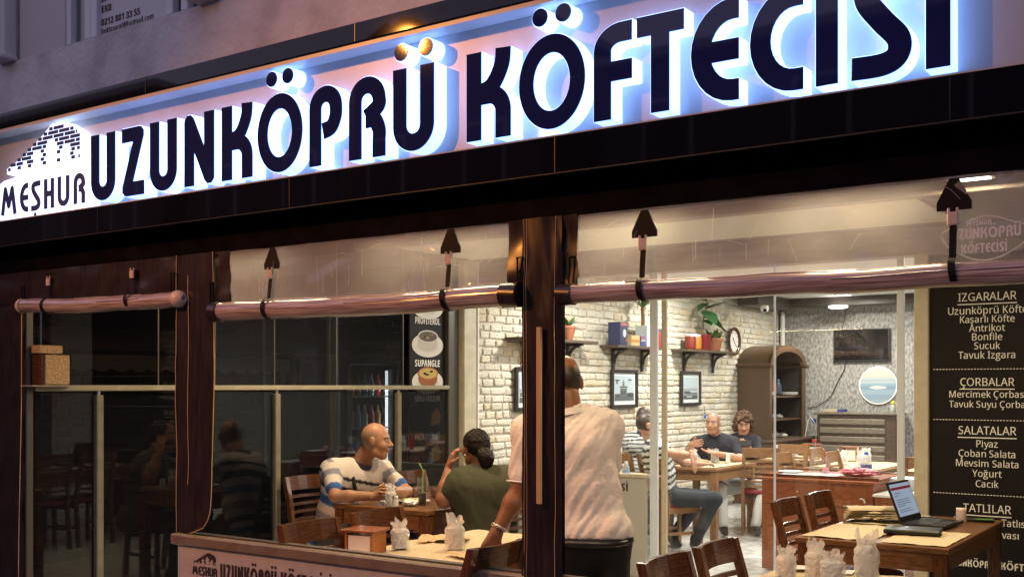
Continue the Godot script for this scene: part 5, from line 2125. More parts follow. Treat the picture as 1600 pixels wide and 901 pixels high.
func hand_prims(w, dir, nrm, curl, side, spread = 1.0):
	# w wrist, dir along the hand, nrm out of the palm; side +1 puts the thumb towards dir x nrm
	dir = dir.normalized()
	nrm = (nrm - dir * nrm.dot(dir)).normalized()
	var lat = dir.cross(nrm) * side
	var P = []
	P.append(cap(w - dir * .03, w + dir * .01, .026, .024, 0, .02))
	var offs = [.029, .010, -.010, -.028]
	var lens = [.070, .080, .074, .058]
	for f in 4:
		var kn = w + dir * (.088 - abs(f - 1.3) * .004) + lat * offs[f]
		P.append(cap(w + lat * offs[f] * .55, kn, .017, .0125, 0, .014))
		var d = (dir + lat * offs[f] * 2.0 * spread).normalized()
		var p = kn
		for s in 3:
			var a = curl * (.45 + .35 * s)
			d = d.rotated(dir.cross(nrm).normalized(), a)
			var L = lens[f] * [.45, .31, .26][s]
			P.append(cap(p, p + d * L, .0092 - s * .0006, .0086 - s * .0007, 0, .004))
			p += d * L
	var tb = w + dir * .022 + lat * .022
	var t1 = tb + (dir * .55 + lat * .75 + nrm * .25).normalized() * .042
	var t2 = t1 + (dir * .85 + lat * .25 + nrm * (.25 + curl * .4)).normalized() * .032
	P.append(cap(tb, t1, .015, .0115, 0, .010)); P.append(cap(t1, t2, .0105, .0085, 0, .004))
	return P
func head_prims(c, f, u, s = 1.0):
	var r = f.cross(u)
	var bs = Basis(r, u, -f)
	var P = []
	P.append(ell(c + (u * .026 - f * .008) * s, bs, V(.075, .094, .094) * s, 0, .02))
	P.append(ell(c + (-u * .038 + f * .022) * s, bs, V(.058, .078, .066) * s, 0, .04))
	P.append(cap(c + (-u * .096 + f * .060 - r * .012) * s, c + (-u * .096 + f * .060 + r * .012) * s, .021 * s, .021 * s, 0, .03))
	for k in [-1, 1]:
		P.append(cap(c + (-u * .075 + f * .0 + r * k * .05) * s, c + (-u * .097 + f * .052 + r * k * .016) * s, .018 * s, .018 * s, 0, .03))
		P.append(ell(c + (r * k * .079 - f * .010 - u * .005) * s, Basis(r.rotated(u, -k * .35), u, -f.rotated(u, -k * .35)), V(.009, .031, .019) * s, 0, .008))
		P.append(cap(c + (u * .030 + f * .082 + r * k * .015) * s, c + (u * .030 + f * .070 + r * k * .045) * s, .0095 * s, .008 * s, 3, .012))
		P.append(ell(c + (u * .011 + f * .074 + r * k * .031) * s, bs, V(.014, .010, .012) * s, 2, .006))
		P.append(ell(c + (-u * .030 + f * .062 + r * k * .038) * s, bs, V(.022, .022, .02) * s, 0, .03))
	P.append(cap(c + (u * .015 + f * .086) * s, c + (-u * .022 + f * .110) * s, .008 * s, .0125 * s, 0, .012))
	for k in [-1, 1]: P.append(cap(c + (-u * .026 + f * .098 + r * k * .009) * s, c + (-u * .026 + f * .095 + r * k * .012) * s, .008 * s, .007 * s, 0, .008))
	P.append(cap(c + (-u * .053 + f * .088 - r * .019) * s, c + (-u * .053 + f * .088 + r * .019) * s, .0065 * s, .0065 * s, 1, .008))
	P.append(cap(c + (-u * .064 + f * .086 - r * .015) * s, c + (-u * .064 + f * .086 + r * .015) * s, .0065 * s, .0065 * s, 1, .008))
	return P
func torso_prims(S, grow = 0.0, id = 0):
	var r = (S.shr - S.shl).normalized()
	var w = S.get("wide", 1.0)
	var P = []
	var up = (S.neck - S.pelvis).normalized()
	var f = up.cross(r).normalized() * -1.0
	if f.dot(S.facing) < 0: f = -f
	var ch = S.chest
	P.append(cap(S.shl.lerp(S.shr, .22) - up * .05, S.shr.lerp(S.shl, .22) - up * .05, .092 * w + grow, .092 * w + grow, id, .08))
	P.append(cap(S.shl - up * .005, S.shl.lerp(S.neck, .55) + up * .01, .055 * w + grow, .05 + grow, id, .06))
	P.append(cap(S.shr - up * .005, S.shr.lerp(S.neck, .55) + up * .01, .055 * w + grow, .05 + grow, id, .06))
	var mid = ch.lerp(S.pelvis, .45)
	P.append(cap(ch - r * .07 * w, ch + r * .07 * w, .115 * w + grow, .115 * w + grow, id, .10))
	P.append(cap(mid - r * .06 * w + f * .015, mid + r * .06 * w + f * .015, .118 * w + grow, .118 * w + grow, id, .10))
	P.append(cap(S.pelvis - r * .07 * w, S.pelvis + r * .07 * w, .122 * w + grow, .122 * w + grow, id, .10))
	if S.has("belly"): P.append(ell(mid + f * .06 - up * .02, Basis(r, up, r.cross(up)), V(.14, .13, .12) * S.belly, id, .10))
	if S.has("bust"):
		for k in [-1, 1]: P.append(ell(ch + f * .085 - up * .06 + r * k * .075, Basis(), V(.075, .075, .07) * S.bust, id, .05))
	return P
func person(label, S):
	var o = S.base
	var t = thing("person", label, "person", o, 0.0)
	for k in S.keys():
		if S[k] is Vector3 and not k in ["base", "facing", "face", "head_up", "wl_dir", "wl_nrm", "wr_dir", "wr_nrm"]: S[k] = S[k] - o
	var skin = S.skin
	var f = S.face.normalized()
	var u = S.get("head_up", Vector3.UP)
	u = (u - f * u.dot(f)).normalized()
	var hc = S.head
	var bald = S.get("stubble", Color(.05, .04, .03))
	var style = S.get("hair_style", "none")
	var r = f.cross(u)
	var lip = skin.lerp(Color(.35, .08, .06), .45)
	var head_col = func(p, id):
		var q = p - hc
		var lf = q.dot(f)
		var lu = q.dot(u)
		if id == 1: return lip
		if id == 2:
			var side = abs(q.dot(r))
			return Color(.03, .02, .015) if abs(side - .031) < .006 and abs(lu - .011) < .006 else (Color(.55, .52, .48) if abs(lu - .011) < .006 and abs(side - .031) < .012 else skin * .7)
		if id == 3 and S.get("brows", true): return bald.lerp(skin, .25)
		if style == "horseshoe" or style == "stubble":
			var top = .075 if style == "horseshoe" else .2
			var edge = lf - (.030 if style == "horseshoe" else .055 - max(0.0, lu - .05) * .1)
			var ear = abs(q.dot(r)) > .070 and abs(lu + .005) < .034 and abs(lf + .01) < .022
			if edge < 0.0 and lu > -.05 - lf * .2 and lu < top and not ear:
				var k = smoothstep(0.0, -.02, edge) * smoothstep(top, top - .03, lu) * smoothstep(-.075, -.035, lu)
				return skin.lerp(bald, k * S.get("stubble_k", .8))
		if lu < -.045 and lf > .0 and S.has("beard"): return skin.lerp(bald, S.beard)
		return skin
	var flat = func(_p, _id): return skin
	var body = MB.new()
	var pr = [cap(S.neck - (hc - S.neck) * .35, S.neck.lerp(hc, .55) - f * .012, .062 * S.get("neck_w", 1.0), .056 * S.get("neck_w", 1.0), 0, .03)]
	pr += torso_prims(S, -.036)
	var arms = []
	for sd in ["l", "r"]:
		if S.has("el" + sd):
			var aw = S.get("arm_w", 1.0)
			pr.append(cap(S["sh" + sd], S["el" + sd], .050 * aw, .042 * aw, 0, .03))
			pr.append(cap(S["el" + sd], S["el" + sd].lerp(S["wr" + sd], .35), .042 * aw, .041 * aw, 0, .02))
			pr.append(cap(S["el" + sd].lerp(S["wr" + sd], .35), S["wr" + sd], .041 * aw, .028, 0, .02))
	for sd in ["l", "r"]:
		if S.has("kn" + sd) and S.get("legs", true):
			pr.append(cap(S["hip" + sd], S["kn" + sd], .07, .05, 0, .03)); pr.append(cap(S["kn" + sd], S["an" + sd], .05, .035, 0, .03))
	blob(body, pr, S.get("cell", .012), flat)
	blob(body, head_prims(hc, f, u, S.get("head_s", 1.0)), S.get("head_cell", .006), head_col)
	for sd in ["l", "r"]:
		if S.has("w" + sd + "_dir"):
			blob(body, hand_prims(S["wr" + sd], S["w" + sd + "_dir"], S["w" + sd + "_nrm"], S.get("curl_" + sd, .35), S.get("thumb_" + sd, 1.0)), .0048, flat)
	part("body", body, "skin", t)
	# shirt
	var sh = torso_prims(S, .006, 0)
	var up = (S.neck - S.pelvis).normalized()
	sh.append(cap(S.neck - up * .035, S.neck + up * .005, .070 * S.get("neck_w", 1.0), .066 * S.get("neck_w", 1.0), 1, .04))
	for sd in ["l", "r"]:
		if S.has("el" + sd):
			var aw = S.get("arm_w", 1.0)
			var e = S["sh" + sd].lerp(S["el" + sd], S.get("sleeve", .72))
			sh.append(cap(S["sh" + sd], e, .064 * aw, .060 * aw, 2 if sd == "l" else 3, .05))
	var mb = MB.new()
	var sc = S.shirt
	var pv = S.pelvis
	blob(mb, sh, S.get("cell", .012), func(p, id): return sc.call(p, id, (p - pv).dot(up), S), S.get("fold_amp", .007), S.get("fold_freq", 4.0), S.get("folds", V(1.2, .6, 1.2)), S.get("hem", -1e9), 1e9, S.get("shear", .5), true)
	part("shirt", mb, "cloth", t, S.get("shirt_label", ""))
	if S.has("collar"):
		mb = MB.new()
		var ax = (hc - S.neck).normalized().lerp(up, .5).normalized()
		var c1 = ax.cross(S.facing).normalized()
		var c2 = c1.cross(ax)
		var rows = []
		for k in 3:
			var rg = PackedVector3Array()
			for j in 24:
				var a = TAU * j / 24
				rg.append(S.neck + ax * (.004 + k * .016 - .020 * max(0.0, -sin(a))) + (c1 * cos(a) + c2 * sin(a) * 1.08) * (.076 - .003 * k) * S.get("neck_w", 1.0))
			rows.append(rg)
		mb.col = S.collar
		mb.grid(rows, true, false)
		part("collar", mb, "cloth", t)
	# trousers and shoes
	if S.has("knl"):
		var tp = [cap(S.pelvis - (S.hipr - S.hipl) * .30, S.pelvis + (S.hipr - S.hipl) * .30, .128 * S.get("wide", 1.0), .128 * S.get("wide", 1.0), 0, .05)]
		for sd in ["l", "r"]:
			var lw = S.get("leg_w", 1.0)
			tp.append(cap(S["hip" + sd], S["kn" + sd], .092 * lw, .070 * lw, 0, .06))
			tp.append(cap(S["kn" + sd], S["an" + sd] + V(0, .02, 0), .068 * lw, .055 * lw, 0, .03))
		mb = MB.new()
		var tc = S.trousers
		blob(mb, tp, .014, func(_p, _id): return tc, .008, 6.0, Vector3.ONE, -1e9, S.get("waist", 1e9))
		part("trousers", mb, "cloth", t, S.get("trousers_label", ""))
		for sd in ["l", "r"]:
			var an = S["an" + sd]
			var td = S["toe" + sd].normalized() if S.has("toe" + sd) else V(S.facing.x, 0, S.facing.z).normalized()
			mb = MB.new()
			var sole = V(an.x, an.y - .055, an.z)
			var shc = S.get("shoe", Color(.02, .02, .022))
			blob(mb, [cap(sole - td * .05 + V(0, .008, 0), sole + td * .17, .036, .030, 0, .03), cap(sole - td * .04 + V(0, .04, 0), sole + td * .06 + V(0, .015, 0), .040, .036, 0, .03), cap(sole - td * .02 + V(0, .05, 0), an - V(0, .01, 0), .040, .042, 0, .03)], .010, func(_p, _id): return shc)
			part("shoe", mb, "satin", t)
	return t

func add_hair(t, S, prims, cell, cc, amp, freq):
	var mb = MB.new()
	var f = FastNoiseLite.new()
	f.seed = 11; f.frequency = 30.0
	blob(mb, prims, cell, func(p, _id): return cc * (1.0 + .45 * f.get_noise_3dv(p)), amp, freq)
	part("hair", mb, "hair", t)

func build_people():
	var c
	# --- man in a striped polo shirt at the side glass
	var stripes = func(p, id, h, S):
		var white = Color(.62, .56, .52)
		var navy = Color(.012, .014, .035)
		var blue = Color(.035, .11, .36)
		var grey = Color(.22, .23, .29)
		if id >= 2:
			var a = S["sh" + ("l" if id == 2 else "r")]
			var e = S["el" + ("l" if id == 2 else "r")]
			var d = (p - a).dot((e - a).normalized())
			var L = (e - a).length() * .72
			if d > L - .010: return blue
			if d > L - .085: return white
			if d > L - .135: return grey
			if d > .0: return white
			return white if h < .53 else grey
		if id == 1: return navy
		var hh = h + .01
		if hh > .475: return navy if hh < .50 else white
		if hh > .43: return white
		if hh > .375: return navy
		if hh > .325: return white
		if hh > .265: return blue
		if hh > .205: return white
		if hh > .145: return grey
		if hh > .095: return white
		if hh > .045: return navy
		if hh > -.0: return white
		if hh > -.045: return blue
		return white
	var S = {"base": V(-5.48, 0, -2.15), "head": V(-5.180, 1.212, -2.205), "neck": V(-5.315, 1.035, -2.20), "chest": V(-5.40, .895, -2.17), "pelvis": V(-5.50, .50, -2.13), "shr": V(-5.40, 1.015, -1.975), "shl": V(-5.275, 1.005, -2.38), "elr": V(-5.245, .845, -1.86), "wrr": V(-4.985, .850, -1.985), "ell": V(-5.02, .845, -2.36), "wrl": V(-4.945, .875, -2.12), "hipl": V(-5.42, .48, -2.25), "hipr": V(-5.44, .48, -2.02), "knl": V(-4.98, .50, -2.32), "knr": V(-5.0, .50, -1.98), "anl": V(-5.02, .10, -2.30), "anr": V(-5.05, .10, -2.0), "facing": V(.93, 0, .35), "face": V(.86, -.07, -.50), "skin": Color(.36, .18, .105), "wide": 1.10, "belly": 1.0, "hair_style": "horseshoe", "stubble": Color(.16, .13, .11), "stubble_k": .55, "shirt": stripes, "shirt_label": "white polo shirt with navy, blue and grey stripes", "trousers": Color(.05, .055, .07), "wr_dir": V(.75, .25, -.55), "wr_nrm": V(.2, .3, -.9), "thumb_r": 1.0, "wl_dir": V(.3, .1, .9), "wl_nrm": V(-.9, 0, .3), "curl_r": .55, "curl_l": .6, "cell": .011, "arm_w": .98, "neck_w": 1.12, "leg_w": 1.0, "head_s": 1.05, "collar": Color(.02, .024, .05)}
	var t = person("bald man in a striped polo shirt leaning on the couple's table", S)
	# crossbody strap
	var mb = MB.new()
	var up = (S.neck - S.pelvis).normalized()
	var rr = (S.shr - S.shl).normalized()
	var fr = rr.cross(up)
	if fr.dot(S.facing) < 0: fr = -fr
	var pts = []
	for q in [[.11, .53, -.08], [.115, .555, .02], [.10, .51, .105], [.07, .42, .155], [.035, .32, .175], [.0, .22, .190], [-.04, .12, .195]]: pts.append(S.pelvis + up * q[1] + rr * q[0] + fr * q[2])
	mb.tube(pts, .014, 8)
	part("bag_strap", mb, "strap", t, "black strap across his chest")
	# --- woman in green
	var green = func(p, id, h, _S): return Color(.045, .047, .020) * (1.0 if id < 2 else 1.03)
	S = {"base": V(-4.2, 0, -2.2), "head": V(-4.325, 1.188, -2.235), "neck": V(-4.245, 1.025, -2.205), "chest": V(-4.20, .885, -2.17), "pelvis": V(-4.16, .50, -2.14), "shl": V(-4.345, .985, -2.11), "shr": V(-4.10, .985, -2.30), "ell": V(-4.415, .855, -2.02), "wrl": V(-4.445, 1.060, -2.105), "elr": V(-4.28, .85, -2.48), "wrr": V(-4.48, .85, -2.42), "hipl": V(-4.24, .48, -2.05), "hipr": V(-4.22, .48, -2.27), "knl": V(-4.66, .50, -2.12), "knr": V(-4.64, .50, -2.34), "anl": V(-4.62, .10, -2.12), "anr": V(-4.60, .10, -2.34), "facing": V(-.85, 0, -.50), "face": V(-.90, -.02, -.40), "skin": Color(.33, .145, .085), "wide": 1.18, "bust": 1.0, "belly": 1.1, "arm_w": 1.32, "sleeve": .62, "shirt": green, "shirt_label": "dark olive green short sleeved shirt", "trousers": Color(.03, .03, .04), "wl_dir": V(.12, .95, -.25), "wl_nrm": V(.55, .2, -.7), "curl_l": .75, "thumb_l": -1.0, "cell": .011, "stubble": Color(.02, .012, .01)}
	t = person("woman in a dark green shirt with hair tied back, hand at her mouth", S)
	var f = S.face.normalized()
	var h = S.head
	var u = Vector3.UP
	var r = f.cross(u)
	var bs = Basis(r, u, -f)
	add_hair(t, S, [ell(h + u * .034 - f * .022, bs, V(.088, .098, .098), 0, .02), ell(h + u * .005 - f * .075, bs, V(.06, .065, .05), 0, .03), ell(h - u * .045 - f * .135, bs, V(.055, .05, .05), 0, .02), ell(h - u * .085 - f * .155, bs, V(.045, .045, .04), 0, .03), ell(h - u * .06 - f * .185, bs, V(.03, .03, .03), 0, .02)], .008, Color(.014, .009, .008), .010, 28.0)
	mb = MB.new()
	mb.ball(h + (-u * .045 - r * .083 - f * .01), .007, 8)
	part("earring", mb, "porcelain", t)
	# --- standing man
	var pale = func(p, id, h2, _S): return Color(.80, .71, .67)
	S = {"base": V(-2.555, 0, -0.678), "head": V(-2.653, 1.618, -0.668), "neck": V(-2.620, 1.475, -0.653), "chest": V(-2.610, 1.30, -0.648), "pelvis": V(-2.520, .93, -0.678), "shl": V(-2.790, 1.40, -0.563), "shr": V(-2.467, 1.425, -0.743), "ell": V(-2.80, 1.135, -.53), "wrl": V(-2.865, .935, -.43), "elr": V(-2.565, 1.17, -.93), "wrr": V(-2.70, 1.02, -.98), "hipl": V(-2.600, .90, -0.633), "hipr": V(-2.440, .90, -0.723), "knl": V(-2.605, .49, -0.678), "knr": V(-2.445, .49, -0.778), "anl": V(-2.585, .10, -0.618), "anr": V(-2.435, .10, -0.718), "facing": V(-.49, 0, -.87), "face": V(-.62, -.12, -.78), "skin": Color(.24, .095, .042), "wide": 1.03, "belly": 1.05, "arm_w": 1.08, "sleeve": .80, "hair_style": "horseshoe", "stubble": Color(.012, .009, .008), "stubble_k": .92, "shirt": pale, "shirt_label": "pale pinkish short sleeved shirt", "trousers": Color(.010, .010, .014), "wl_dir": V(-.15, -.75, .5), "wl_nrm": V(-.85, -.3, -.2), "curl_l": .55, "thumb_l": 1.0, "cell": .011, "folds": V(1.0, .45, 1.0), "fold_amp": .010, "fold_freq": 4.2, "shear": -.55, "neck_w": 1.1, "head_s": 1.02, "hem": .915, "waist": .925, "collar": Color(.80, .71, .67)}
	t = person("standing man seen from behind in a pale shirt, hand on a chair", S)
	mb = MB.new()
	var ring = []
	for k in 25:
		var a = TAU * k / 24
		ring.append(S.pelvis + V(0, -.03, 0) + (V(.87, 0, -.49) * cos(a) * .186 + V(.49, 0, .87) * sin(a) * .146))
	mb.tube(ring, .016, 8, false)
	part("belt", mb, "black_plastic", t)
	for sq in [[S.shl, S.ell, .80]]:
		mb = MB.new()
		var hp = []
		var ad = (sq[1] - sq[0]).normalized()
		var h1 = ad.cross(Vector3.FORWARD).normalized()
		var h2 = ad.cross(h1)
		var hc2 = sq[0].lerp(sq[1], sq[2]) + ad * .028
		for k in 21: hp.append(hc2 + (h1 * cos(TAU * k / 20) + h2 * sin(TAU * k / 20)) * .0655)
		mb.tube(hp, .005, 6, false)
		part("sleeve_hem", mb, "shirt_hem", t)
	mb = MB.new()
	var ring2 = []
	var wd = (S.wrl - S.ell).normalized()
	var w1 = wd.cross(Vector3.UP).normalized()
	var w2 = wd.cross(w1)
	for k in 17:
		var a = TAU * k / 16
		ring2.append(S.wrl - wd * .025 + (w1 * cos(a) + w2 * sin(a)) * .033)
	mb.tube(ring2, .008, 8, false)
	part("watch", mb, "steel", t)
	# --- striped diner seen from behind
	var hoops = func(p, id, h2, _S): return Color(.015, .02, .05) if id == 1 else (Color(.02, .03, .05) if fposmod(h2, .042) < .016 else Color(.60, .63, .62))
	S = {"base": V(-5.26, 0, -6.35), "head": V(-5.325, 1.265, -6.55), "neck": V(-5.29, 1.10, -6.47), "chest": V(-5.285, .95, -6.45), "pelvis": V(-5.26, .52, -6.35), "shl": V(-5.47, 1.04, -6.44), "shr": V(-5.10, 1.04, -6.45), "ell": V(-5.53, .82, -6.62), "wrl": V(-5.40, .80, -6.80), "elr": V(-5.05, .82, -6.62), "wrr": V(-5.12, .80, -6.82), "hipl": V(-5.36, .50, -6.40), "hipr": V(-5.16, .50, -6.40), "knl": V(-5.36, .50, -6.80), "knr": V(-5.16, .50, -6.80), "anl": V(-5.36, .10, -6.78), "anr": V(-5.16, .10, -6.78), "facing": V(0, 0, -1), "face": V(-.15, -.1, -1), "skin": Color(.45, .24, .15), "hair_style": "stubble", "stubble": Color(.03, .025, .022), "stubble_k": .95, "shirt": hoops, "trousers": Color(.03, .03, .04), "cell": .014, "head_cell": .008, "wl_dir": V(.2, -.1, -1), "wl_nrm": V(0, -1, 0), "wr_dir": V(-.2, -.1, -1), "wr_nrm": V(0, -1, 0)}
	person("short haired diner in a striped shirt seen from behind through the glass", S)
	# --- bald man gesturing
	var navy = func(p, id, h2, _S): return Color(.012, .014, .026)
	S = {"base": V(-5.0, 0, -7.85), "head": V(-5.058, 1.185, -7.70), "neck": V(-5.07, 1.03, -7.80), "chest": V(-5.07, .88, -7.82), "pelvis": V(-5.01, .50, -7.92), "shr": V(-5.265, .965, -7.72), "shl": V(-4.875, .965, -7.86), "elr": V(-5.24, .85, -7.42), "wrr": V(-4.99, .985, -7.02), "ell": V(-4.74, .80, -7.70), "wrl": V(-4.86, .875, -7.32), "hipl": V(-4.90, .48, -7.85), "hipr": V(-5.08, .48, -7.80), "knl": V(-4.43, .52, -7.62), "knr": V(-4.85, .50, -7.42), "anl": V(-4.48, .10, -7.50), "anr": V(-4.76, .10, -7.30), "facing": V(.35, 0, .93), "face": V(.08, -.05, .99), "skin": Color(.50, .27, .18), "hair_style": "stubble", "stubble": Color(.10, .07, .055), "stubble_k": .55, "beard": .28, "shirt": navy, "shirt_label": "dark navy polo shirt", "trousers": Color(.66, .66, .64), "trousers_label": "white trousers", "shoe": Color(.012, .012, .014), "cell": .013, "head_cell": .006, "wr_dir": V(.85, .12, .25), "wr_nrm": V(-.2, 0, .9), "thumb_r": -1.0, "curl_r": .18, "wl_dir": V(-.65, .18, .6), "wl_nrm": V(.1, .95, .1), "curl_l": .2, "thumb_l": 1.0, "wide": 1.05, "neck_w": 1.1, "collar": Color(.012, .014, .026), "toel": V(.5, 0, .85), "toer": V(.3, 0, .95)}
	person("bald man in a navy polo and white trousers gesturing across the table", S)
	# --- woman with phone
	S = {"base": V(-5.05, 0, -8.55), "head": V(-4.985, 1.165, -8.40), "neck": V(-5.035, 1.01, -8.48), "chest": V(-5.05, .87, -8.50), "pelvis": V(-5.08, .50, -8.58), "shr": V(-5.195, .955, -8.44), "shl": V(-4.905, .955, -8.55), "elr": V(-5.08, .79, -8.22), "wrr": V(-4.90, .90, -8.10), "ell": V(-4.80, .79, -8.38), "wrl": V(-4.81, .89, -8.12), "hipl": V(-5.0, .48, -8.58), "hipr": V(-5.12, .48, -8.45), "knl": V(-4.62, .50, -8.40), "knr": V(-4.68, .50, -8.22), "anl": V(-4.65, .10, -8.38), "anr": V(-4.70, .10, -8.20), "facing": V(.6, 0, .8), "face": V(.35, -.42, .84), "skin": Color(.52, .29, .20), "wide": .9, "bust": .8, "shirt": func(p, id, h2, _S): return Color(.020, .026, .042), "trousers": Color(.03, .035, .05), "cell": .013, "head_cell": .006, "wr_dir": V(.4, .35, .6), "wr_nrm": V(.2, .7, -.3), "curl_r": .6, "wl_dir": V(-.3, .35, .6), "wl_nrm": V(-.2, .7, -.3), "curl_l": .6, "thumb_l": -1.0, "stubble": Color(.05, .03, .02)}
	t = person("woman with curly brown hair in a dark tee looking at her phone", S)
	f = S.face.normalized()
	h = S.head
	u = (Vector3.UP - f * f.y).normalized()
	r = f.cross(u)
	bs = Basis(r, u, -f)
	add_hair(t, S, [ell(h + u * .050 - f * .028, bs, V(.098, .092, .098), 0, .02), ell(h + u * .0 - f * .07, bs, V(.095, .12, .06), 0, .03), ell(h - u * .05 - f * .045 - r * .085, bs, V(.042, .085, .06), 0, .03), ell(h - u * .05 - f * .045 + r * .085, bs, V(.042, .085, .06), 0, .03), ell(h + u * .075 + f * .03 + r * .045, bs, V(.05, .035, .045), 0, .03), ell(h + u * .075 + f * .03 - r * .045, bs, V(.05, .035, .045), 0, .03)], .009, Color(.075, .042, .024), .030, 18.0)
	var tm = text_mesh("NEW", .05, true)
	var o = part("lettering", tm, "chalk_white", t, "white print on her shirt")
	o.position = S.chest + V(.075, .01, .118)
	o.rotation.y = .55
	c = thing("phone", "black phone held by the curly haired woman", "phone", V(-4.80, .955, -8.00), .6)
	mb = MB.new()
	mb.cbox(V(0, 0, 0), V(.135, .072, .009), .003, Basis(Vector3.RIGHT, -.5))
	part("case", mb, "black_plastic", c)
	# --- diner in jeans
	S = {"base": V(-4.75, 0, -5.95), "head": V(-4.90, 1.22, -5.78), "neck": V(-4.86, 1.06, -5.82), "chest": V(-4.83, .92, -5.86), "pelvis": V(-4.76, .53, -5.93), "shl": V(-4.86, 1.0, -6.03), "shr": V(-4.765, 1.0, -5.67), "elr": V(-4.535, .955, -5.72), "wrr": V(-4.375, .955, -5.70), "ell": V(-4.72, .84, -6.25), "wrl": V(-4.62, .82, -6.45), "hipl": V(-4.72, .52, -6.04), "hipr": V(-4.66, .52, -5.87), "knr": V(-4.31, .52, -6.06), "anr": V(-4.505, .10, -6.06), "knl": V(-4.58, .50, -6.42), "anl": V(-4.86, .09, -6.30), "facing": V(.75, 0, -.66), "face": V(.6, 0, -.8), "skin": Color(.50, .28, .19), "hair_style": "stubble", "stubble": Color(.03, .022, .018), "stubble_k": .95, "shirt": func(p, id, h2, _S): return Color(.012, .016, .03) if fposmod(h2, .062) < .026 else Color(.58, .60, .60), "trousers": Color(.022, .028, .042), "trousers_label": "dark jeans", "shoe": Color(.012, .014, .018), "cell": .013, "head_cell": .007, "sleeve": .45, "wr_dir": V(.35, -.85, .2), "wr_nrm": V(-.8, -.3, 0), "curl_r": .25, "wl_dir": V(.4, 0, -.9), "wl_nrm": V(0, -1, 0), "leg_w": 1.02, "toer": V(.95, 0, -.25), "toel": V(.9, 0, -.4)}
	person("diner in dark jeans whose arm rests over his chair back", S)

# ---------------------------------------------------------------- things on the tables
func make_bag(label, at, h, w, seed_, group = "jars wrapped in plastic bags"):
	h *= .92
	w *= .92
	# a jar wrapped in a thin plastic bag with a torn, flaring top
	var t = thing("wrapped_jar", label, "jar", at, seed_ * 1.3, group)
	var b = MB.new()
	b.lathe([Vector2(0, .001), Vector2(w * .36, .001), Vector2(w * .38, .01), Vector2(w * .38, h * .55), Vector2(w * .30, h * .62), Vector2(w * .30, h * .72), Vector2(0, h * .72)], 16)
	part("jar", b, "wrapped_inner", t)
	var f = FastNoiseLite.new()
	f.seed = seed_; f.frequency = 1.0; f.fractal_octaves = 2
	var R = RandomNumberGenerator.new()
	R.seed = seed_ * 17
	var rows = []
	for k in 15:
		var u = k / 14.0
		var r = PackedVector3Array()
		for j in 22:
			var a = TAU * (j + .5 * (k % 2)) / 22
			var rad = w * .47
			rad *= 1.0 - .26 * smoothstep(.60, .74, u) + .26 * smoothstep(.74, 1.0, u) * (.55 + 1.2 * f.get_noise_2d(cos(a) * 1.4, sin(a) * 1.4))
			rad *= 1.0 + .16 * f.get_noise_3d(cos(a) * 2.2, u * 5.0, sin(a) * 2.2) + R.randf_range(-.035, .035)
			var y = h * u
			if u > .72: y += h * (u - .72) * (.9 * f.get_noise_2d(cos(a) * 1.3 + 5, sin(a) * 1.3) + R.randf_range(-.06, .06))
			r.append(V(cos(a) * rad, y + .002, -sin(a) * rad))
		rows.append(r)
	b = MB.new()
	for k in 14:
		for j in 22:
			var l = (j + 1) % 22
			if k % 2: b.tri(rows[k][j], rows[k][l], rows[k + 1][l]); b.tri(rows[k][j], rows[k + 1][l], rows[k + 1][j])
			else: b.tri(rows[k][j], rows[k][l], rows[k + 1][j]); b.tri(rows[k][l], rows[k + 1][l], rows[k + 1][j])
	part("bag", b, "plastic_bag", t, "crumpled clear plastic bag")
	return t
func sheet(called, label, cat, at, size, turn, m, seed_, lift = .006):
	var t = thing(called, label, cat, at, turn, "paper on the tables")
	var f = FastNoiseLite.new()
	f.seed = seed_; f.frequency = 4.0; f.fractal_octaves = 3
	var rows = []
	for k in 15:
		var r = PackedVector3Array()
		for j in 19:
			var x = lerp(-.5, .5, j / 18.0) * size.x
			var z = lerp(-.5, .5, k / 14.0) * size.y
			r.append(V(x, .002 + lift * (.5 + f.get_noise_2d(x * 2.0, z * 2.0)) , z))
		rows.append(r)
	var b = MB.new()
	b.grid(rows, false, true)
	part("sheet", b, m, t)
	return t
func crumple(called, label, cat, at, rad, m, seed_, amp = .35, group = ""):
	var t = thing(called, label, cat, at, 0, group)
	var f = FastNoiseLite.new()
	f.seed = seed_; f.frequency = 1.3; f.fractal_octaves = 3
	f.noise_type = FastNoiseLite.TYPE_SIMPLEX
	var rows = []
	for k in 15:
		var u = PI * k / 14.0 - PI / 2
		var r = PackedVector3Array()
		for j in 26:
			var a = TAU * j / 26
			var d = V(cos(u) * cos(a), sin(u), -cos(u) * sin(a))
			var q = 1.0 + amp * f.get_noise_3dv(d * 1.8) * 1.6
			r.append(V(d.x * rad.x * q, max(.001, rad.y + d.y * rad.y * q), d.z * rad.z * q))
		rows.append(r)
	var b = MB.new()
	b.grid(rows, true, false)
	part("heap", b, m, t)
	return t
func glass_of(label, at, h, r, m, fill, straw = null):
	var t = thing("drinking_glass", label, "glass", at, 0, "glasses on the tables")
	var b = MB.new()
	b.lathe([Vector2(0, .002), Vector2(r * .86, .002), Vector2(r * .80, h * .3), Vector2(r * .86, h * .5), Vector2(r, h)], 18)
	part("glass", b, "bottle_glass", t)
	b = MB.new()
	b.lathe([Vector2(0, .006), Vector2(r * .80, .006), Vector2(r * .75, h * .3), Vector2(r * .80, h * min(fill, .5)), Vector2(r * (.80 + .12 * max(0.0, fill - .5) * 2), h * fill), Vector2(0, h * fill)], 18)
	part("drink", b, m, t)
	if straw != null:
		b = MB.new()
		b.tube([V(.0, .01, 0), V(.008, h * 1.25, .004), V(-.03, h * 1.5, .0)], .004, 8)
		part("straw", b, straw, t)
	return t
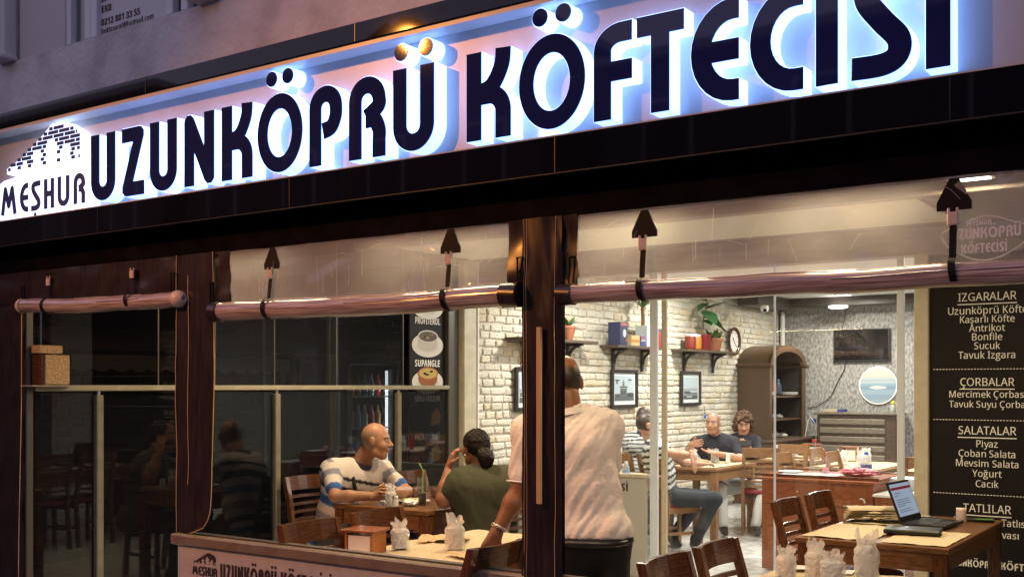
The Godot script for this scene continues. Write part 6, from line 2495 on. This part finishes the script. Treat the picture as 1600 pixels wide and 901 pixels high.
func bottle(label, at, prof, m, cap_m, band = null):
	var t = thing("bottle", label, "bottle", at, 0, "bottles on the tables")
	var b = MB.new()
	b.lathe(prof, 18)
	part("body", b, m, t)
	var p = prof[-1]
	b = MB.new()
	b.lathe([Vector2(p.x * 1.15, p.y - .004), Vector2(p.x * 1.15, p.y + .018), Vector2(0, p.y + .02)], 14)
	part("cap", b, cap_m, t)
	if band != null:
		b = MB.new()
		b.lathe([Vector2(band[0], band[1]), Vector2(band[0], band[2])], 18)
		part("label_band", b, band[3], t)
	return t
func holder(label, at, turn, size = V(.15, .13, .13)):
	var t = thing("napkin_box", label, "napkin box", at, turn, "wooden napkin boxes")
	var b = MB.new()
	for s in [-1, 1]:
		b.cbox(V(s * (size.x / 2 - .006), size.y / 2, 0), V(.012, size.y, size.z), .002)
	b.cbox(V(0, .006, 0), V(size.x - .026, .010, size.z), .002)
	part("box", b, "wood_holder", t)
	b = MB.new()
	b.cbox(V(0, size.y + .005, 0), V(size.x + .03, .014, size.z + .03), .003)
	part("lid", b, "wood_desk", t)
	b = MB.new()
	b.cbox(V(0, size.y * .45, .0), V(size.x - .03, size.y * .8, size.z * .9), .003)
	part("napkins", b, "porcelain", t, "white napkins")
	return t
func build_items():
	var b
	var t
	var BY = .762
	# paper strewn table
	sheet("paper_mat", "crumpled kraft paper cover on the table behind the front wall", "paper", V(-3.36, .762, -.86), Vector2(.82, 1.20), 0, "kraft_yellow", 3, .012)
	sheet("paper_bag", "flat brown paper bag between the wrapped jars", "paper bag", V(-3.60, .776, -.98), Vector2(.26, .17), .5, "kraft", 5, .022)
	sheet("paper_bag", "flat brown paper bag beside the standing man's hand", "paper bag", V(-3.15, .776, -.62), Vector2(.22, .15), -.3, "kraft", 6, .02)
	sheet("paper_mat", "white napkin sheet near the standing man's wrist", "paper", V(-3.06, .778, -1.22), Vector2(.2, .16), .3, "porcelain", 8, .016)
	holder("wooden napkin box at the near end of the paper strewn table", V(-3.70, BY, -.47), .2, V(.16, .115, .14))
	make_bag("tilted wrapped jar beside the wooden napkin box", V(-3.60, .775, -.62), .155, .105, 2).rotation.z = -.12
	make_bag("tall wrapped jar in the middle of the paper strewn table", V(-3.375, .775, -.78), .175, .115, 4)
	# couple's table
	var TY = .792
	make_bag("wrapped jar before the striped polo man's hands", V(-4.815, TY, -1.945), .155, .085, 6)
	bottle("small salt shaker beside the wrapped jar on the couple's table", V(-4.74, TY, -1.905), [Vector2(0, .001), Vector2(.021, .001), Vector2(.021, .055), Vector2(.017, .062)], "porcelain", "steel")
	crumple("napkin", "crumpled white napkin at the striped polo man's wrist", "napkin", V(-4.93, TY, -2.02), V(.05, .018, .03), "porcelain", 3)
	crumple("napkin", "scrap of white napkin at the couple's table edge", "napkin", V(-5.12, TY, -1.93), V(.03, .010, .02), "porcelain", 4)
	crumple("napkin", "used napkin between the wrapped jar and the cola glass", "napkin", V(-4.74, TY, -2.05), V(.055, .022, .04), "porcelain", 5)
	glass_of("tall cola glass with a green straw on the couple's table", V(-4.70, TY, -2.14), .19, .036, "cola", .42, "straw_green")
	glass_of("short dark tea glass near the striped polo man", V(-4.98, TY, -2.40), .09, .032, "tea", .85)
	glass_of("short dark tea glass near the woman in green", V(-4.90, TY, -2.52), .09, .032, "tea", .85)
	t = thing("plate", "white plate with food scraps between the couple", "plate", V(-4.86, TY, -2.22), 0, "plates on the tables")
	b = MB.new()
	b.lathe([Vector2(0, .002), Vector2(.08, .002), Vector2(.13, .016), Vector2(.128, .020), Vector2(.08, .008), Vector2(0, .008)], 28, V(0, 0, 0), Basis(), V(1.1, 1, .8))
	part("dish", b, "porcelain", t)
	b = MB.new()
	for q in 9:
		b.col = [Color(.45, .30, .10), Color(.30, .32, .06), Color(.55, .45, .25)][q % 3]
		b.ball(V(.06 * cos(q * 2.4), .018, .045 * sin(q * 2.4)), V(.022, .012, .018), 8)
	part("food", b, "flat", t).set_meta("kind", "stuff")
	t = thing("bread_basket", "small basket of bread behind the cola glass", "basket", V(-4.80, TY, -2.62))
	b = MB.new()
	b.lathe([Vector2(0, .002), Vector2(.07, .002), Vector2(.09, .07), Vector2(.084, .07), Vector2(.066, .01)], 20)
	part("basket", b, "wood_holder", t)
	for q in 5:
		b = MB.new()
		b.col = Color(.58, .38, .15)
		b.ball(V(.04 * cos(q * 1.3), .085 + .008 * (q % 2), .04 * sin(q * 1.3)), V(.035, .03, .03), 10)
		part("bread", b, "flat", t)
	# laptop table
	sheet("paper_mat", "kraft paper mat at the near left of the laptop table", "paper", V(-1.93, .762, -2.66), Vector2(.38, .66), 0, "kraft_yellow", 9, .006)
	sheet("paper_mat", "kraft paper mat under the black folder", "paper", V(-1.52, .762, -2.63), Vector2(.34, .60), 0, "kraft_yellow", 10, .006)
	sheet("paper_mat", "kraft paper mat under the folded yellow bags", "paper", V(-1.93, .762, -3.36), Vector2(.36, .62), 0, "kraft_yellow", 11, .006)
	t = sheet("paper_bag", "folded yellow paper bags heaped behind the paper mats", "paper bag", V(-1.98, .775, -3.22), Vector2(.36, .26), .35, "kraft_yellow", 12, .03)
	for q in 4:
		b = MB.new()
		var f = FastNoiseLite.new()
		f.seed = 40 + q; f.frequency = 5.0
		var rows = []
		for k in 9:
			var r = PackedVector3Array()
			for j in 15:
				var x = lerp(-.17, .17, j / 14.0) + .01 * f.get_noise_1d(k * .4)
				var a = PI * k / 8.0
				r.append(V(x, .016 + q * .016 + .018 * sin(a) * (1.0 + .5 * f.get_noise_2d(x * 5, k * .1)), -.085 * cos(a) + .015 * f.get_noise_2d(x * 3, q)))
			rows.append(r)
		b.grid(rows, false, true)
		part("fold", b, "kraft_yellow", t).rotation.y = q * .12 - .15
	t = thing("laptop", "open black laptop with a lit pale screen", "laptop", V(-1.745, .768, -3.22), -.30)
	# hinge along x, screen leans back; the screen faces +z turned
	b = MB.new()
	b.cbox(V(0, .010, .12), V(.36, .018, .25), .004)
	part("base", b, "black_plastic", t)
	b = MB.new()
	for ky in 5:
		for kx in 13: b.cbox(V(-.156 + kx * .026, .0205, .05 + ky * .024), V(.021, .003, .019), .001)
	part("keyboard", b, "key_plastic", t).set_meta("kind", "stuff")
	b = MB.new()
	b.cbox(V(0, .0200, .205), V(.10, .002, .06), .0005)
	part("touchpad", b, "key_plastic", t)
	var lid = Node3D.new()
	lid.name = "lid"
	t.add_child(lid)
	lid.position = V(0, .018, -.005)
	lid.rotation.x = -.36
	b = MB.new()
	b.cbox(V(0, .125, -.006), V(.36, .25, .012), .004)
	part("shell", b, "black_plastic", lid)
	b = MB.new()
	b.box(V(0, .135, .001), V(.33, .20, .002))
	part("screen", b, "screen_glow", lid)
	b = MB.new()
	b.box(V(0, .205, .0025), V(.33, .016, .001))
	part("screen_band", b, "screen_red", lid)
	for q in [[.175, .10], [.160, .06], [.135, .22], [.122, .20], [.109, .23], [.096, .12], [.074, .18], [.061, .21]]:
		b = MB.new()
		b.box(V(-.14 + q[1] / 2, q[0], .0025), V(q[1], .005, .001))
		part("screen_text", b, "screen_line", lid)
	t.rotation.y = PI / 2 - .08
	t = thing("folder", "black leather folder lying before the laptop", "folder", V(-1.62, .772, -2.74), .15)
	b = MB.new()
	b.cbox(V(0, .014, 0), V(.30, .026, .20), .006)
	part("cover", b, "folder_green", t)
	t = thing("paper_cup", "small white cup beside the laptop", "cup", V(-1.52, .762, -3.46))
	b = MB.new()
	b.lathe([Vector2(0, .001), Vector2(.034, .001), Vector2(.028, .08), Vector2(.030, .09), Vector2(0, .09)], 18)
	part("cup", b, "cup_pink", t)
	t = thing("notebook", "green and black notebook at the far corner of the laptop table", "notebook", V(-1.44, .762, -3.62), .2)
	b = MB.new()
	b.cbox(V(0, .008, 0), V(.16, .014, .12), .002)
	part("cover", b, "black_plastic", t)
	b = MB.new()
	b.cbox(V(.02, .017, .05), V(.10, .003, .05), .001)
	part("tab", b, "leaf_print", t)
	t = thing("charger_cable", "black charger cable coiled beside the laptop", "cable", V(-1.72, .764, -3.42))
	b = MB.new()
	var pts = []
	for k in 30: pts.append(V(.05 * cos(k * .5) * (1 + k * .01), .006 + k * .0006, .04 * sin(k * .5)))
	b.tube(pts, .004, 6)
	part("cord", b, "black_plastic", t)
	# bottom right table
	sheet("paper_mat", "kraft paper cover under the wrapped jars at the bottom right", "paper", V(-1.40, .762, -.85), Vector2(.82, .86), 0, "kraft_yellow", 13, .008)
	make_bag("wrapped jar with a pointed top, second from left at the bottom right", V(-1.605, .77, -1.06), .165, .10, 7)
	make_bag("low round wrapped jar at the bottom right", V(-1.515, .77, -1.02), .125, .12, 8)
	make_bag("tallest wrapped jar with flaring top at the bottom right", V(-1.41, .77, -1.15), .205, .12, 9)
	make_bag("leftmost small wrapped jar at the bottom right", V(-1.715, .77, -1.0), .135, .10, 10)
	sheet("paper_mat", "white paper sheet at the left of the bottom right table", "paper", V(-1.62, .772, -1.2), Vector2(.28, .12), 0.1, "porcelain", 14, .01)
	# service desk
	var DY = .814
	t = thing("serving_tray", "long brown tray covering the wooden desk", "tray", V(-3.13, DY, -5.86))
	b = MB.new()
	b.cbox(V(0, .006, 0), V(1.06, .010, .72), .004)
	part("base", b, "wood_desk", t)
	for s in [-1, 1]:
		b = MB.new()
		b.cbox(V(0, .016, s * .355), V(1.06, .014, .012), .003)
		part("rim", b, "wood_chair", t)
	DY = .826
	sheet("paper_mat", "white paper on the desk tray", "paper", V(-3.25, DY, -5.75), Vector2(.5, .3), .1, "porcelain", 17, .004)
	t = thing("plate", "white plate at the left end of the wooden desk", "plate", V(-3.47, DY, -5.82), 0, "plates on the tables")
	b = MB.new()
	b.lathe([Vector2(0, .002), Vector2(.07, .002), Vector2(.11, .014), Vector2(.108, .018), Vector2(.07, .007), Vector2(0, .007)], 28)
	part("dish", b, "porcelain", t)
	bottle("clear glass bottle with a red cap on the wooden desk", V(-3.26, DY, -5.84), [Vector2(0, .001), Vector2(.040, .001), Vector2(.044, .02), Vector2(.043, .13), Vector2(.020, .21), Vector2(.016, .24), Vector2(.016, .285)], "bottle_glass", "red_plastic")
	t = glass_of("glass tumbler with a pink straw on the wooden desk", V(-3.17, DY, -5.88), .15, .038, "pink_drink", .35, "pink")
	bottle("small water bottle with a blue cap on the wooden desk", V(-2.87, DY, -6.06), [Vector2(0, .001), Vector2(.044, .001), Vector2(.047, .03), Vector2(.045, .12), Vector2(.022, .165), Vector2(.016, .175)], "water_plastic", "blue_plastic", [.0485, .035, .085, "blue_plastic"])
	crumple("plastic_bag_heap", "crumpled pink plastic bag on the wooden desk", "plastic bag", V(-2.86, DY, -5.78), V(.14, .032, .07), "pink", 9, .6)
	# inside tables
	sheet("paper_mat", "cream paper on the gesturing man's table", "paper", V(-4.93, .762, -7.2), Vector2(.66, .95), 0, "kraft_yellow", 19, .004)
	make_bag("wrapped jar left of the gesturing man's open hand", V(-5.13, .768, -7.34), .15, .10, 11)
	make_bag("wrapped jar right of the gesturing man's open hand", V(-4.90, .768, -7.40), .155, .10, 12)
	bottle("short white shaker at the corner of the gesturing man's table", V(-4.76, .768, -7.42), [Vector2(0, .001), Vector2(.024, .001), Vector2(.024, .085), Vector2(.02, .09)], "porcelain", "porcelain")
	make_bag("wrapped jar beside the diner in jeans", V(-5.2, .768, -6.95), .15, .10, 13)
	crumple("napkin", "bread roll before the gesturing man", "bread", V(-4.98, .768, -7.25), V(.07, .02, .04), "kraft", 6, .2)
	sheet("paper_mat", "cream paper on the table behind the low grey panel", "paper", V(-5.05, .762, -5.35), Vector2(.7, .76), 0, "kraft_yellow", 20, .004)
	bottle("small water bottle on the table behind the low grey panel", V(-4.80, .768, -5.20), [Vector2(0, .001), Vector2(.032, .001), Vector2(.033, .09), Vector2(.018, .115), Vector2(.014, .125)], "water_plastic", "porcelain", [.0345, .03, .07, "label_blue"])
	sheet("paper_mat", "cream paper on the phone woman's table", "paper", V(-4.38, .762, -8.75), Vector2(.7, .8), 0, "kraft_yellow", 21, .004)
	make_bag("wrapped jar before the woman with the phone", V(-4.60, .768, -8.45), .16, .11, 14)
	holder("wooden napkin box on the phone woman's table", V(-4.25, .768, -8.62), .1, V(.17, .16, .13))
	make_bag("wrapped jar beside the far wooden napkin box", V(-4.42, .768, -8.50), .13, .10, 15)
	for q in [["wrapped jar behind the clear glass bottle on the far tables", V(-3.62, .768, -7.75), .17, 16], ["wrapped jar between the far chairs under the sideboard", V(-3.55, .768, -8.35), .17, 17], ["wrapped jar behind the water bottle on the far tables", V(-3.38, .768, -7.62), .19, 18], ["wrapped jar left of the tall white door edge", V(-2.72, .768, -7.95), .17, 19], ["wrapped jar right of the tall white door edge", V(-2.50, .768, -8.15), .17, 20], ["wrapped jar nearest the beige edge post", V(-2.42, .768, -7.55), .19, 21]]:
		make_bag(q[0], q[1], q[2], .12, q[3])
	holder("wooden napkin box below the slatted sideboard", V(-3.75, .768, -8.45), 0, V(.17, .15, .13))
	bottle("red sauce bottle behind the laptop", V(-2.66, .768, -7.45), [Vector2(0, .001), Vector2(.03, .001), Vector2(.032, .12), Vector2(.012, .17), Vector2(.008, .2)], "red_plastic", "red_plastic")
	sheet("paper_mat", "cream paper on the far table by the door edge", "paper", V(-2.55, .762, -7.6), Vector2(.7, .6), 0, "kraft_yellow", 22, .004)
	sheet("paper_mat", "cream paper on the far table under the sideboard", "paper", V(-3.5, .762, -8.0), Vector2(.7, 1.1), 0, "kraft_yellow", 23, .004)

func build_opposite():
	# dark houses over the road, seen only as dim reflections
	for q in [[V(-40, 0, 13.8), 13.0, 8.0, "plain dark house over the road, farthest left"], [V(-27.3, 0, 13.2), 11.5, 8.8, "plain dark house over the road, second from the left end"], [V(-16, 0, 13.5), 10.0, 8.5, "plain dark house over the road, farther left"], [V(-4.5, 0, 14.0), 11.0, 7.5, "plain dark house straight over the road"], [V(8, 0, 13.5), 12.0, 8.5, "plain dark house over the road, farther right"]]:
		var t = thing("opposite_house", q[3], "building", q[0], PI, "houses over the road")
		var b = MB.new()
		b.box(V(0, q[2] / 2 - .1, -2), V(q[1], q[2], 4))
		part("wall", b, "stucco_dark", t)
		b = MB.new()
		b.cbox(V(0, q[2] - .05, -1.9), V(q[1] + .3, .18, 4.4), .02)
		part("eaves", b, "old_white", t)
		for fl in 2:
			for k in 4:
				b = MB.new()
				b.cbox(V(-q[1] / 2 + (k + .5) * q[1] / 4, 2.2 + fl * 2.8 + 1.0, .01), V(1.0, 1.4, .06), .01)
				var w = part("window", b, "old_white", t)
				b = MB.new()
				b.box(V(-q[1] / 2 + (k + .5) * q[1] / 4, 2.2 + fl * 2.8 + 1.0, .045), V(.84, 1.24, .01))
				part("pane", b, "black_gloss", w)

func _ready():
	rng.seed = 7
	set_stage()
	make_materials()
	build_lamps()
	build_shell()
	build_upper()
	build_front()
	build_sign()
	build_brick_wall()
	build_side_glass()
	build_neighbour()
	build_partition()
	build_furniture()
	build_decor()
	build_plants()
	build_people()
	build_items()
	build_opposite()
